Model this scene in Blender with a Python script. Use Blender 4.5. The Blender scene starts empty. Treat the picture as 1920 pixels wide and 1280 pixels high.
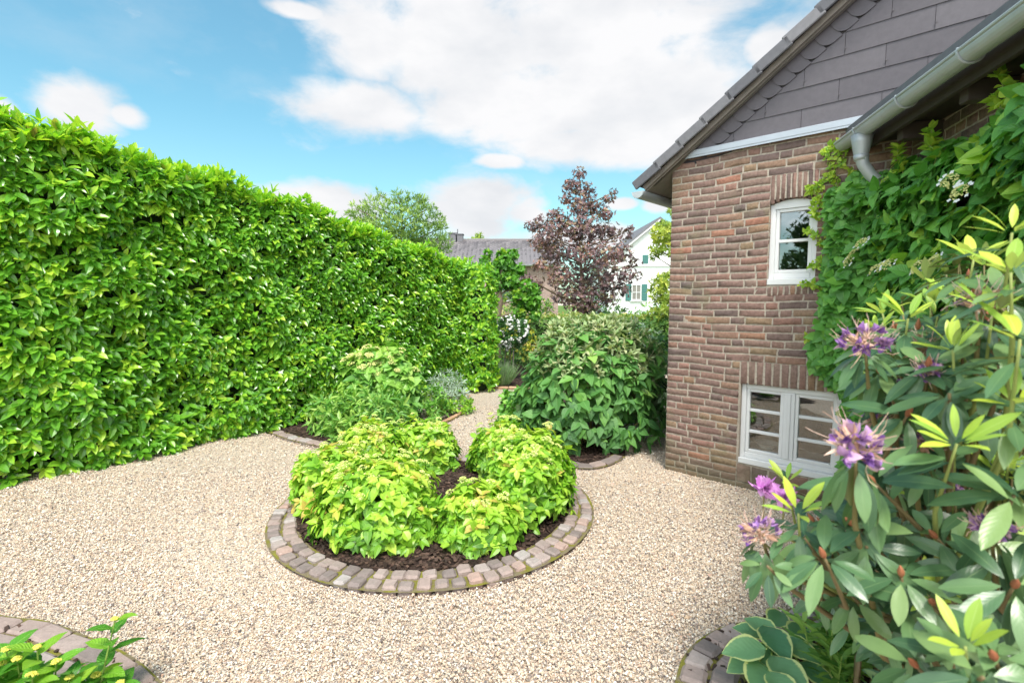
import bpy, math
import numpy as np
from mathutils import Vector

rng = np.random.default_rng(7)
SC = bpy.context.scene
COL = SC.collection
R = math.radians

# ------------------------------------------------------------------ camera
FPX = 943.0                      # focal length in pixels of the 1920 wide photograph
PITCH = math.atan(78.0 / FPX)
CAM_H = 1.6
cam = bpy.data.cameras.new('camera')
cam.sensor_width = 36.0
cam.lens = FPX / 1920 * 36
cam.clip_start = 0.05
cam.clip_end = 3000
cam_ob = bpy.data.objects.new('camera', cam)
cam_ob.location = (0, 0, CAM_H)
cam_ob.rotation_euler = (math.pi / 2 - PITCH, 0, 0)
cam.dof.use_dof = True
cam.dof.focus_distance = 4.6
cam.dof.aperture_fstop = 3.5
COL.objects.link(cam_ob)
SC.camera = cam_ob

# ------------------------------------------------------------------ view
SC.view_settings.view_transform = 'Standard'
SC.view_settings.look = 'None'
SC.view_settings.gamma = 1
SC.view_settings.exposure = 1.42
SC.render.engine = 'CYCLES'
SC.cycles.max_bounces = 8
SC.cycles.transparent_max_bounces = 12
SC.cycles.sample_clamp_indirect = 6
SC.cycles.use_denoising = True

FW = np.array([0, math.cos(PITCH), -math.sin(PITCH)])
UP = np.array([0, math.sin(PITCH), math.cos(PITCH)])
RT = np.array([1.0, 0, 0])
CAMP = np.array([0, 0, CAM_H])


def ray(x, y):
    return FW + (x - 960) / FPX * RT + (640 - y) / FPX * UP


def at(x, y, D):
    """point seen at pixel x, y of the photograph at forward distance D metres"""
    d = ray(x, y)
    return CAMP + d * (D / d[1])


def gnd(x, y, z=0.0):
    d = ray(x, y)
    return CAMP + d * ((z - CAM_H) / d[2])


# ------------------------------------------------------------------ world
SUN_EL, SUN_AZ = 60.0, 172.0       # azimuth clockwise from +Y: high behind the camera
world = bpy.data.worlds.new('World')
SC.world = world
world.use_nodes = True
nt = world.node_tree
nt.nodes.clear()


def nd(tree, kind, **kw):
    n = tree.nodes.new(kind)
    for k, v in kw.items():
        if k == 'inp':
            for i, val in v.items():
                n.inputs[i].default_value = val
        else:
            setattr(n, k, v)
    return n


out = nd(nt, 'ShaderNodeOutputWorld')
bg = nd(nt, 'ShaderNodeBackground', inp={'Strength': 0.1})
sky = nd(nt, 'ShaderNodeTexSky', sky_type='NISHITA')
sky.sun_disc = False
sky.sun_elevation = R(SUN_EL)
sky.sun_rotation = R(SUN_AZ)
sky.air_density = 1.0
sky.dust_density = 0.4
sky.ozone_density = 2.0
tint = nd(nt, 'ShaderNodeMix', data_type='RGBA', blend_type='MULTIPLY')
tint.inputs[0].default_value = 1.0
tint.inputs[7].default_value = (.72, 1.05, .88, 1)
nt.links.new(sky.outputs[0], tint.inputs[6])
tc = nd(nt, 'ShaderNodeTexCoord')


def wmath(op, a, b=None, clamp=False):
    n = nd(nt, 'ShaderNodeMath', operation=op)
    n.use_clamp = clamp
    for i, v in enumerate((a, b)):
        if v is None:
            continue
        if isinstance(v, (int, float)):
            n.inputs[i].default_value = v
        else:
            nt.links.new(v, n.inputs[i])
    return n.outputs[0]


# clouds: soft lobes at their directions in the sky, broken up by noise
lobes = [(700, 70, 120, 80), (860, 90, 200, 110), (1130, 40, 260, 110), (1010, 190, 260, 80), (1250, 170, 190, 120),
         (690, 200, 110, 50), (1160, 270, 270, 45), (940, 302, 55, 16), (560, 20, 60, 14), (1440, 90, 60, 40),
         (150, 195, 85, 55), (-5, 205, 38, 30), (235, 215, 40, 25),
         (880, 385, 135, 70), (620, 385, 150, 48), (1235, 385, 34, 16), (1165, 382, 34, 12), (990, 400, 60, 35),
         (1080, 445, 160, 26), (1600, 100, 200, 120)]
acc = None
for (x, y, rx, ry) in lobes:
    d = ray(x, y)
    d = d / np.linalg.norm(d)
    az = math.atan2(-d[0], d[1])
    k = math.cos(math.atan((x - 960) / FPX)) ** 1.4
    mp = nd(nt, 'ShaderNodeMapping', vector_type='TEXTURE')
    mp.inputs['Location'].default_value = tuple(d)
    mp.inputs['Rotation'].default_value = (0, 0, az)
    mp.inputs['Scale'].default_value = (rx / FPX * k, 3.0 * rx / FPX, ry / FPX * k)
    nt.links.new(tc.outputs['Generated'], mp.inputs['Vector'])
    ln = nd(nt, 'ShaderNodeVectorMath', operation='LENGTH')
    nt.links.new(mp.outputs[0], ln.inputs[0])
    v = wmath('SUBTRACT', 1.25, ln.outputs['Value'], clamp=True)
    acc = v if acc is None else wmath('MAXIMUM', acc, v)
# sky behind and beside the photograph: broken cloud everywhere
sep = nd(nt, 'ShaderNodeSeparateXYZ')
nt.links.new(tc.outputs['Generated'], sep.inputs[0])
back = wmath('MULTIPLY', wmath('SUBTRACT', 0.35, sep.outputs['Y']), 1.6, clamp=True)
nb = nd(nt, 'ShaderNodeTexNoise', inp={'Scale': 1.8, 'Detail': 4.0})
nt.links.new(tc.outputs['Generated'], nb.inputs['Vector'])
acc = wmath('MAXIMUM', acc, wmath('MULTIPLY', back, wmath('MULTIPLY', nb.outputs[0], 1.1)))
mpn = nd(nt, 'ShaderNodeMapping')
mpn.inputs['Scale'].default_value = (1, 1, 1.9)
nt.links.new(tc.outputs['Generated'], mpn.inputs['Vector'])
ns = nd(nt, 'ShaderNodeTexNoise', inp={'Scale': 7.0, 'Detail': 9.0, 'Roughness': 0.58, 'Distortion': 0.25})
nt.links.new(mpn.outputs[0], ns.inputs['Vector'])
dens = wmath('ADD', acc, wmath('MULTIPLY', wmath('SUBTRACT', ns.outputs[0], 0.5), 1.7))
mr = nd(nt, 'ShaderNodeMapRange', interpolation_type='SMOOTHSTEP', inp={1: 0.10, 2: 0.78, 3: 0.0, 4: 1.0})
nt.links.new(dens, mr.inputs[0])
thin = nd(nt, 'ShaderNodeTexNoise', inp={'Scale': 3.2, 'Detail': 6.0, 'Roughness': 0.6})
nt.links.new(mpn.outputs[0], thin.inputs['Vector'])
veil = wmath('MULTIPLY', wmath('SUBTRACT', thin.outputs[0], 0.50, clamp=True), .8, clamp=True)
lowhaze = wmath('MULTIPLY', wmath('SUBTRACT', 0.30, sep.outputs['Z'], clamp=True), 0.7, clamp=True)
mask = wmath('MAXIMUM', mr.outputs[0], wmath('MAXIMUM', veil, lowhaze), clamp=True)
sh = nd(nt, 'ShaderNodeTexNoise', inp={'Scale': 4.5, 'Detail': 5.0, 'Roughness': 0.55})
mps = nd(nt, 'ShaderNodeMapping')
mps.inputs['Location'].default_value = (3.1, 0, 0.04)
mps.inputs['Scale'].default_value = (1, 1, 2.2)
nt.links.new(tc.outputs['Generated'], mps.inputs['Vector'])
nt.links.new(mps.outputs[0], sh.inputs['Vector'])
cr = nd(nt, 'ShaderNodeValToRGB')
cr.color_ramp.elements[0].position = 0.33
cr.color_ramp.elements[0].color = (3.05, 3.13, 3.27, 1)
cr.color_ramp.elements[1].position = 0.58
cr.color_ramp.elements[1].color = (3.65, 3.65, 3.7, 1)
nt.links.new(sh.outputs[0], cr.inputs[0])
mx = nd(nt, 'ShaderNodeMix', data_type='RGBA')
nt.links.new(mask, mx.inputs[0])
# the sky thins towards the horizon; cloud glow behind the camera is added fill
hz = nd(nt, 'ShaderNodeMapRange', inp={1: 0.0, 2: 0.55, 3: 0.74, 4: 1.0}); nt.links.new(sep.outputs['Z'], hz.inputs[0])
vm = nd(nt, 'ShaderNodeVectorMath', operation='SCALE'); nt.links.new(tint.outputs[2], vm.inputs[0]); nt.links.new(hz.outputs[0], vm.inputs['Scale'])
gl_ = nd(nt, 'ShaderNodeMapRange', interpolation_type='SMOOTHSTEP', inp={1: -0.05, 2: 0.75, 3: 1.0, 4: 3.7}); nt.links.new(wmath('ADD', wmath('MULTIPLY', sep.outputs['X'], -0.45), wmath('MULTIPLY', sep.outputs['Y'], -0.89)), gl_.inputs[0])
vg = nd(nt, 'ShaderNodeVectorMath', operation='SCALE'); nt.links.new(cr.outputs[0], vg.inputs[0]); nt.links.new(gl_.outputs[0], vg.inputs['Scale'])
nt.links.new(vm.outputs[0], mx.inputs[6])
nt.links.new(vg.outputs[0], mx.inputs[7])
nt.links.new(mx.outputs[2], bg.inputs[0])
nt.links.new(bg.outputs[0], out.inputs[0])

# ------------------------------------------------------------------ sun (veiled by thin cloud)
sl = bpy.data.lights.new('sun', 'SUN')
sl.energy = 1.9
sl.angle = R(15)
sl.color = (1.0, 0.95, 0.86)
so = bpy.data.objects.new('sun', sl)
sd = Vector((math.sin(R(SUN_AZ)) * math.cos(R(SUN_EL)), math.cos(R(SUN_AZ)) * math.cos(R(SUN_EL)), math.sin(R(SUN_EL))))
so.rotation_euler = sd.to_track_quat('Z', 'Y').to_euler()
COL.objects.link(so)


# ------------------------------------------------------------------ object helpers
def tag(o, label=None, cat=None, group=None, kind=None):
    if label: o['label'] = label
    if cat: o['category'] = cat
    if group: o['group'] = group
    if kind: o['kind'] = kind
    return o


def thing(name, loc, label, cat, group=None, rz=0.0):
    o = bpy.data.objects.new(name, None)
    o.empty_display_size = 0.1
    o.location = tuple(float(v) for v in loc)
    o.rotation_euler = (0, 0, rz)
    COL.objects.link(o)
    return tag(o, label, cat, group)


def unit(a):
    a = np.asarray(a, float)
    return a / (np.linalg.norm(a, axis=-1, keepdims=True) + 1e-9)


class MB:
    """collects geometry and links it as ONE mesh object; every vertex carries rnd, lu and lv"""
    def __init__(s):
        s.V = []; s.F = []; s.R = []; s.U = []; s.W = []; s.n = 0

    def add(s, v, faces, rnd=0.5, lu=None, lv=None):
        v = np.asarray(v, float).reshape(-1, 3)
        s.V.append(v)
        for f in faces:
            f = np.asarray(f, np.int64)
            if f.ndim == 1: f = f[None]
            if len(f): s.F.append(f + s.n)
        n = len(v)
        s.R.append(np.broadcast_to(np.asarray(rnd, float), (n,)))
        s.U.append(np.zeros(n) if lu is None else np.broadcast_to(lu, (n,)))
        s.W.append(np.zeros(n) if lv is None else np.broadcast_to(lv, (n,)))
        s.n += n
        return s

    def build(s, name, mat, parent=None, smooth=False, local=None):
        me = bpy.data.meshes.new(name)
        V = np.concatenate(s.V)
        if parent is not None and local is None:
            loc = np.array(parent.location)
            p = parent.parent
            while p is not None:
                loc = loc + np.array(p.location); p = p.parent
            V = V - loc
        me.vertices.add(len(V))
        me.vertices.foreach_set('co', V.astype(np.float32).ravel())
        tot = sum(f.size for f in s.F)
        npoly = sum(len(f) for f in s.F)
        me.loops.add(tot)
        me.loops.foreach_set('vertex_index', np.concatenate([f.ravel() for f in s.F]).astype(np.int32))
        sizes = np.concatenate([np.full(len(f), f.shape[1]) for f in s.F])
        me.polygons.add(npoly)
        me.polygons.foreach_set('loop_start', np.concatenate([[0], np.cumsum(sizes)[:-1]]).astype(np.int32))
        me.update(calc_edges=True)
        me.validate()
        if len(me.vertices) == len(V):
            for nm, arr in (('rnd', s.R), ('lu', s.U), ('lv', s.W)):
                a = me.attributes.new(nm, 'FLOAT', 'POINT')
                a.data.foreach_set('value', np.concatenate(arr).astype(np.float32))
        me.polygons.foreach_set('use_smooth', np.full(len(me.polygons), smooth))
        for m in (mat if isinstance(mat, (list, tuple)) else [mat]):
            me.materials.append(m)
        o = bpy.data.objects.new(name, me)
        if parent is not None: o.parent = parent
        COL.objects.link(o)
        return o

    # -- shapes
    def box(s, c, size, ax=None, rnd=0.5, bevel=0.0):
        """box with centre c, full size and optional 3x3 matrix whose rows are its axes"""
        A = np.eye(3) if ax is None else np.asarray(ax, float)
        h = np.asarray(size, float) / 2
        if bevel <= 0:
            k = np.array([[x, y, z] for x in (-1, 1) for y in (-1, 1) for z in (-1, 1)], float)
            f = [[[0, 1, 3, 2], [4, 6, 7, 5], [0, 4, 5, 1], [2, 3, 7, 6], [0, 2, 6, 4], [1, 5, 7, 3]]]
            return s.add((k * h) @ A + np.asarray(c), f, rnd)
        b = min(bevel, h.min() * 0.9)
        pts = []
        for sx in (-1, 1):
            for sy in (-1, 1):
                for sz in (-1, 1):
                    pts += [[sx * h[0], sy * (h[1] - b), sz * (h[2] - b)], [sx * (h[0] - b), sy * h[1], sz * (h[2] - b)], [sx * (h[0] - b), sy * (h[1] - b), sz * h[2]]]
        idx = lambda x, y, z, a: (x * 4 + y * 2 + z) * 3 + a
        q = []; t = []
        for a in (0, 1):
            q.append([idx(a, 0, 0, 0), idx(a, 0, 1, 0), idx(a, 1, 1, 0), idx(a, 1, 0, 0)][::1 if a == 0 else -1])
            q.append([idx(0, a, 0, 1), idx(1, a, 0, 1), idx(1, a, 1, 1), idx(0, a, 1, 1)][::1 if a == 0 else -1])
            q.append([idx(0, 0, a, 2), idx(0, 1, a, 2), idx(1, 1, a, 2), idx(1, 0, a, 2)][::1 if a == 0 else -1])
        for a in (0, 1):
            for c2 in (0, 1):
                q.append([idx(a, c2, 0, 0), idx(a, c2, 1, 0), idx(a, c2, 1, 1), idx(a, c2, 0, 1)])
                q.append([idx(a, 0, c2, 0), idx(a, 1, c2, 0), idx(a, 1, c2, 2), idx(a, 0, c2, 2)])
                q.append([idx(0, a, c2, 1), idx(1, a, c2, 1), idx(1, a, c2, 2), idx(0, a, c2, 2)])
                for c3 in (0, 1):
                    t.append([idx(a, c2, c3, 0), idx(a, c2, c3, 1), idx(a, c2, c3, 2)])
        return s.add(np.array(pts) @ A + np.asarray(c), [q, t], rnd)

    def tube(s, pts, rad, n=6, rnd=0.5, cap=True):
        P = np.asarray(pts, float)
        m = len(P)
        rad = np.broadcast_to(np.asarray(rad, float), (m,))
        T = unit(np.gradient(P, axis=0)) if m > 2 else np.repeat(unit(P[1:] - P[:1]), 2, 0)
        ref = np.array([0.13, 0.31, 0.94]) if abs(T[0][2]) < 0.8 else np.array([0.94, 0.2, 0.1])
        A = unit(np.cross(T, ref)); B = np.cross(T, A)
        th = np.linspace(0, 2 * np.pi, n, endpoint=False)
        V = P[:, None] + rad[:, None, None] * (np.cos(th)[None, :, None] * A[:, None] + np.sin(th)[None, :, None] * B[:, None])
        i = np.arange(m - 1)[:, None] * n; j = np.arange(n)[None]; k = (j + 1) % n
        q = np.stack([i + j, i + k, i + n + k, i + n + j], -1).reshape(-1, 4)
        fs = [q]
        if cap: fs += [np.arange(n)[::-1][None], (np.arange(n) + (m - 1) * n)[None]]
        return s.add(V.reshape(-1, 3), fs, rnd)

    def lathe(s, prof, c, n=20, rnd=0.5):
        pr = np.asarray(prof, float)
        th = np.linspace(0, 2 * np.pi, n, endpoint=False)
        V = np.stack([pr[:, None, 0] * np.cos(th), pr[:, None, 0] * np.sin(th), np.broadcast_to(pr[:, None, 1], (len(pr), n))], -1)
        i = np.arange(len(pr) - 1)[:, None] * n; j = np.arange(n)[None]; k = (j + 1) % n
        q = np.stack([i + j, i + k, i + n + k, i + n + j], -1).reshape(-1, 4)
        return s.add(V.reshape(-1, 3) + np.asarray(c), [q], rnd)

    def prism(s, poly, d, rnd=0.5):
        """flat polygon given as 3-D points, extruded by vector d"""
        P = np.asarray(poly, float); n = len(P)
        V = np.concatenate([P, P + np.asarray(d)])
        j = np.arange(n); k = (j + 1) % n
        q = np.stack([j, k, k + n, j + n], -1)
        return s.add(V, [q, j[::-1][None], (j + n)[None]], rnd)

    def leaves(s, P, D, N, L, W, tm, rnd, curl=0.15):
        """one leaf per row: base point P, direction D, upper side N, length L, width W"""
        tv, tf, tu, tl = tm
        n = len(P)
        Y = unit(D); X = unit(np.cross(Y, N)); Z = np.cross(X, Y)
        L = np.broadcast_to(L, (n,))[:, None, None]; W = np.broadcast_to(W, (n,))[:, None, None]
        C = np.broadcast_to(curl, (n,))[:, None, None]
        t = tv[None]
        V = P[:, None] + L * t[..., 1:2] * Y[:, None] + W * t[..., 0:1] * X[:, None] + (W * t[..., 2:3] - C * L * t[..., 1:2] ** 2) * Z[:, None]
        m = len(tv)
        F = (tf[None] + (np.arange(n) * m)[:, None, None]).reshape(-1, tf.shape[1])
        return s.add(V.reshape(-1, 3), [F], np.repeat(rnd, m), np.tile(tu, n), np.tile(tl, n))


def leaf_tm(nseg=4, peak=0.45, point=1.0, fold=0.25, wave=0.0, round_base=1.0, petiole=0.0):
    """leaf grid three vertices wide: (verts, quads, across, along)"""
    v = []; u = []; l = []
    for i in range(nseg + 1):
        t = i / nseg
        if t <= peak:
            w = math.sin(t / peak * math.pi / 2) ** round_base
        else:
            w = math.cos((t - peak) / (1 - peak) * math.pi / 2) ** point
        w = max(w, 0.03) * 0.5
        y = petiole + (1 - petiole) * t
        for k in (-1, 0, 1):
            v.append([k * w, y, abs(k) * fold * w * 2 * 0.5 + (wave * math.sin(t * 9 + k) if k else 0)])
            u.append(k); l.append(t)
    f = []
    for i in range(nseg):
        for k in (0, 1):
            a = i * 3 + k
            f.append([a, a + 1, a + 4, a + 3])
    return np.array(v), np.array(f), np.array(u, float), np.array(l)


def leaf_fine(nseg=7, peak=0.45, point=1.0, fold=0.2, wave=0.02, round_base=0.8):
    v = []; u = []; l = []
    for i in range(nseg + 1):
        t = i / nseg
        w = math.sin(t / peak * math.pi / 2) ** round_base if t <= peak else math.cos((t - peak) / (1 - peak) * math.pi / 2) ** point
        w = max(w, 0.03) * 0.5
        for k in (-1, -0.5, 0, 0.5, 1):
            z = abs(k) * fold * w - (k * k) * 0.12 * w + (wave * math.sin(t * 14 + k * 3) if k else 0)
            v.append([k * w, t, z]); u.append(k); l.append(t)
    f = []
    for i in range(nseg):
        for k in range(4):
            a = i * 5 + k
            f.append([a, a + 1, a + 6, a + 5])
    return np.array(v), np.array(f), np.array(u, float), np.array(l)


T_LAUREL = leaf_tm(4, 0.5, 0.85, 0.35)
T_OVATE = leaf_tm(4, 0.38, 1.0, 0.3, 0.01, 0.6)
T_HEART = leaf_tm(4, 0.3, 1.1, 0.22, 0.02, 0.45)
T_NARROW = leaf_tm(3, 0.4, 1.0, 0.3)
T_SMALL = leaf_tm(2, 0.5, 1.0, 0.2)
T_MAPLE = (np.array([[0, 0, 0], [-.32, .12, .04], [-.55, .42, .08], [-.22, .5, 0], [-.2, .78, .06], [0, 1, 0], [.2, .78, .06], [.22, .5, 0], [.55, .42, .08], [.32, .12, .04]]),
           np.array([[0, 3, 2, 1], [0, 5, 4, 3], [0, 7, 6, 5], [0, 9, 8, 7]]), np.array([0, -1, -1, -.5, -.5, 0, .5, .5, 1, 1.]), np.array([0, .1, .4, .5, .8, 1, .8, .5, .4, .1]))
T_RHODO = leaf_fine(7, 0.52, 0.75, 0.25, 0.02, 0.75)
T_HOSTA = leaf_fine(8, 0.42, 0.9, 0.35, 0.03, 0.55)
T_NEAR = leaf_fine(6, 0.42, 0.9, 0.3, 0.03, 0.6)


def rand_dirs(n):
    return unit(rng.normal(size=(n, 3)))


def whorl_leaves(P, A, k, spread, jit=0.25):
    """k leaf bases and directions round each shoot tip P with axis A; spread 0 = along the axis, 1 = square to it"""
    n = len(P)
    A = unit(A)
    ref = unit(rng.normal(size=(n, 3)))
    X = unit(np.cross(A, ref)); Y = np.cross(A, X)
    th = np.arange(k)[None] * 2.4 + rng.uniform(0, 6.28, (n, 1)) + rng.normal(0, 0.2, (n, k))
    sp = np.clip(spread + rng.normal(0, jit, (n, k)), 0.05, 1.4) * (np.pi / 2)
    rad = np.cos(th)[..., None] * X[:, None] + np.sin(th)[..., None] * Y[:, None]
    D = np.cos(sp)[..., None] * A[:, None] + np.sin(sp)[..., None] * rad
    N = np.sin(sp)[..., None] * A[:, None] - np.cos(sp)[..., None] * rad + 0.25 * np.array([0, 0, 1.0])
    base = np.repeat(P[:, None], k, 1) + D * 0.005
    return base.reshape(-1, 3), D.reshape(-1, 3), N.reshape(-1, 3)


# ------------------------------------------------------------------ materials
def new_mat(name):
    m = bpy.data.materials.new(name)
    m.use_nodes = True
    m.node_tree.nodes.clear()
    return m, m.node_tree


def ramp(t, fac, stops, interp='LINEAR'):
    r = t.nodes.new('ShaderNodeValToRGB')
    r.color_ramp.interpolation = interp
    e = r.color_ramp.elements
    while len(e) > 1: e.remove(e[-1])
    e[0].position = stops[0][0]; e[0].color = (*stops[0][1], 1)
    for p, c in stops[1:]:
        x = e.new(p); x.color = (*c, 1)
    if fac is not None: t.links.new(fac, r.inputs[0])
    return r.outputs[0]


def mixc(t, fac, a, b, blend='MIX'):
    n = t.nodes.new('ShaderNodeMix'); n.data_type = 'RGBA'; n.blend_type = blend
    for i, v in ((0, fac), (6, a), (7, b)):
        if isinstance(v, (int, float)): n.inputs[i].default_value = v
        elif isinstance(v, tuple): n.inputs[i].default_value = (*v, 1)
        else: t.links.new(v, n.inputs[i])
    return n.outputs[2]


def mth(t, op, a, b=0.0, clamp=False):
    n = t.nodes.new('ShaderNodeMath'); n.operation = op; n.use_clamp = clamp
    for i, v in ((0, a), (1, b)):
        if isinstance(v, (int, float)): n.inputs[i].default_value = v
        else: t.links.new(v, n.inputs[i])
    return n.outputs[0]


def attr(t, name):
    n = t.nodes.new('ShaderNodeAttribute'); n.attribute_name = name
    return n.outputs['Fac']


def noise(t, scale, detail=4.0, rough=0.5, vec=None, out=0):
    n = t.nodes.new('ShaderNodeTexNoise')
    n.inputs['Scale'].default_value = scale; n.inputs['Detail'].default_value = detail; n.inputs['Roughness'].default_value = rough
    if vec is None:
        g = t.nodes.new('ShaderNodeNewGeometry'); vec = g.outputs['Position']
    t.links.new(vec, n.inputs['Vector'])
    return n.outputs[out]


def bump(t, h, strength=0.4, dist=0.01):
    n = t.nodes.new('ShaderNodeBump'); n.inputs['Strength'].default_value = strength; n.inputs['Distance'].default_value = dist
    t.links.new(h, n.inputs['Height'])
    return n.outputs[0]


def surf(t, col, rough=0.7, nrm=None, metal=0.0, spec=0.5, extra=None):
    p = t.nodes.new('ShaderNodeBsdfPrincipled')
    for nm, v in (('Base Color', col), ('Roughness', rough), ('Metallic', metal), ('Specular IOR Level', spec)):
        if isinstance(v, (int, float)): p.inputs[nm].default_value = v
        elif isinstance(v, tuple): p.inputs[nm].default_value = (*v, 1)
        else: t.links.new(v, p.inputs[nm])
    if nrm is not None: t.links.new(nrm, p.inputs['Normal'])
    o = t.nodes.new('ShaderNodeOutputMaterial')
    t.links.new(p.outputs[0], o.inputs[0])
    return p


def leaf_mat(name, stops, rough=0.42, transl=0.3, rib=None, margin=None, veins=0.0, spec=0.5, under=None):
    m, t = new_mat(name)
    col = ramp(t, attr(t, 'rnd'), stops)
    nz = noise(t, 35.0, 3.0)
    col = mixc(t, mth(t, 'MULTIPLY', nz, 0.35), col, mixc(t, 1.0, col, (0.55, 0.62, 0.5), 'MULTIPLY'))
    au = mth(t, 'ABSOLUTE', attr(t, 'lu'))
    if rib:
        k = mth(t, 'MULTIPLY', mth(t, 'SUBTRACT', 0.07, au), 14.0, True)
        col = mixc(t, mth(t, 'MULTIPLY', k, 0.6), col, rib)
    if margin:
        wob = mth(t, 'ADD', au, mth(t, 'MULTIPLY', mth(t, 'SUBTRACT', noise(t, 60.0, 2.0), 0.5), 0.25))
        k = mth(t, 'MULTIPLY', mth(t, 'SUBTRACT', wob, 0.78), 14.0, True)
        col = mixc(t, k, col, margin)
    if under:
        g = t.nodes.new('ShaderNodeNewGeometry')
        col = mixc(t, mth(t, 'MULTIPLY', g.outputs['Backfacing'], 0.8), col, under)
    nrm = None
    if veins:
        w = mth(t, 'SINE', mth(t, 'MULTIPLY', mth(t, 'SUBTRACT', attr(t, 'lv'), mth(t, 'MULTIPLY', au, 0.25)), 55.0))
        nrm = bump(t, w, veins, 0.0015)
    p = t.nodes.new('ShaderNodeBsdfPrincipled')
    t.links.new(col, p.inputs['Base Color'])
    p.inputs['Roughness'].default_value = rough
    p.inputs['Specular IOR Level'].default_value = spec
    if nrm is not None: t.links.new(nrm, p.inputs['Normal'])
    tr = t.nodes.new('ShaderNodeBsdfTranslucent')
    tcol = mixc(t, 1.0, col, (1.5, 1.6, 0.6), 'MULTIPLY')
    t.links.new(tcol, tr.inputs[0])
    ms = t.nodes.new('ShaderNodeMixShader'); ms.inputs[0].default_value = transl
    t.links.new(p.outputs[0], ms.inputs[1]); t.links.new(tr.outputs[0], ms.inputs[2])
    o = t.nodes.new('ShaderNodeOutputMaterial')
    t.links.new(ms.outputs[0], o.inputs[0])
    return m


def simple_mat(name, stops, rough=0.7, nscale=30.0, bstr=0.3, bdist=0.004, metal=0.0, var=0.35, spec=0.4, dark=(0.6, 0.6, 0.6)):
    m, t = new_mat(name)
    col = ramp(t, attr(t, 'rnd'), stops)
    nz = noise(t, nscale, 5.0, 0.6)
    col = mixc(t, mth(t, 'MULTIPLY', mth(t, 'MULTIPLY', mth(t, 'SUBTRACT', nz, 0.35, True), 2.5, True), var), col, mixc(t, 1.0, col, dark, 'MULTIPLY'))
    surf(t, col, rough, bump(t, nz, bstr, bdist), metal, spec)
    return m


M = {}
M['laurel'] = leaf_mat('laurel_leaf', [(0, (.07, .22, .025)), (.3, (.145, .38, .035)), (.55, (.25, .52, .04)), (.8, (.42, .66, .055)), (.985, (.54, .70, .08)), (1, (.40, .30, .08))], 0.26, 0.34, rib=(.26, .46, .10), spec=.55)
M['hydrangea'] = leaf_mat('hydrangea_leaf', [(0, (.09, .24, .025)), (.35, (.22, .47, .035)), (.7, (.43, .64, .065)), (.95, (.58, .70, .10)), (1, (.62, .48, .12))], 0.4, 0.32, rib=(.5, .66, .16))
M['hydrangea_near'] = leaf_mat('hydrangea_leaf_near', [(0, (.06, .22, .02)), (.5, (.12, .36, .03)), (1, (.34, .56, .05))], 0.35, 0.3, rib=(.4, .6, .15), veins=.5)
M['smooth_hydrangea'] = leaf_mat('smooth_hydrangea_leaf', [(0, (.10, .28, .04)), (.5, (.20, .44, .07)), (1, (.42, .62, .12))], 0.45, 0.3, rib=(.35, .55, .16))
M['peony'] = leaf_mat('peony_leaf', [(0, (.08, .25, .04)), (.5, (.20, .42, .07)), (1, (.42, .60, .14))], 0.4, 0.3)
M['fresh'] = leaf_mat('fresh_leaf', [(0, (.12, .30, .03)), (.6, (.28, .52, .05)), (1, (.48, .64, .07))], 0.45, 0.35)
M['silver'] = leaf_mat('silver_leaf', [(0, (.24, .34, .26)), (1, (.52, .62, .52))], 0.6, 0.2)
M['viburnum'] = leaf_mat('broad_leaf', [(0, (.045, .14, .04)), (.4, (.095, .26, .06)), (.75, (.18, .40, .08)), (.93, (.24, .52, .08)), (1, (.36, .54, .14))], 0.5, 0.25, rib=(.22, .42, .14), veins=.5, under=(.28, .38, .22))
M['woolly'] = leaf_mat('woolly_shoot', [(0, (.26, .38, .16)), (.6, (.42, .50, .26)), (1, (.56, .50, .30))], 0.8, 0.2)
M['dark_leaf'] = leaf_mat('dark_shrub_leaf', [(0, (.02, .07, .02)), (.7, (.05, .16, .03)), (1, (.12, .28, .05))], 0.4, 0.2)
M['mint'] = leaf_mat('small_shrub_leaf', [(0, (.06, .20, .03)), (.6, (.16, .40, .05)), (1, (.30, .54, .09))], 0.4, 0.3)
M['ivy'] = leaf_mat('climber_leaf', [(0, (.07, .22, .045)), (.45, (.14, .38, .065)), (.78, (.23, .50, .08)), (.92, (.36, .62, .08)), (1, (.50, .68, .10))], 0.42, 0.25, rib=(.20, .40, .10), veins=.35)
M['ivy_tip'] = leaf_mat('climber_young_leaf', [(0, (.20, .40, .04)), (1, (.50, .62, .08))], 0.45, 0.35)
M['rhodo'] = leaf_mat('rhododendron_leaf', [(0, (.035, .085, .045)), (.45, (.078, .165, .072)), (.85, (.16, .275, .11)), (1, (.22, .33, .12))], 0.31, 0.12, rib=(.20, .30, .13), veins=.035, under=(.24, .26, .10))
M['rhodo_young'] = leaf_mat('rhododendron_young_leaf', [(0, (.22, .42, .07)), (.5, (.38, .56, .09)), (1, (.62, .72, .09))], 0.4, 0.3, rib=(.55, .68, .25), veins=.05, under=(.45, .52, .2))
M['hosta'] = leaf_mat('hosta_leaf', [(0, (.09, .24, .11)), (1, (.18, .36, .16))], 0.42, 0.2, margin=(.60, .66, .26), veins=.15)
M['lily'] = leaf_mat('lance_leaf', [(0, (.12, .30, .06)), (1, (.34, .52, .12))], 0.42, 0.3)
M['yew'] = leaf_mat('clipped_hedge_leaf', [(0, (.03, .10, .03)), (.6, (.08, .20, .04)), (1, (.16, .32, .05))], 0.5, 0.2)
M['gold'] = leaf_mat('golden_tip_leaf', [(0, (.30, .42, .04)), (.6, (.60, .58, .05)), (1, (.62, .40, .16))], 0.5, 0.3)
M['beech'] = leaf_mat('low_hedge_leaf', [(0, (.05, .15, .03)), (.5, (.15, .30, .05)), (.8, (.36, .46, .10)), (1, (.58, .46, .20))], 0.5, 0.25)
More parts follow.
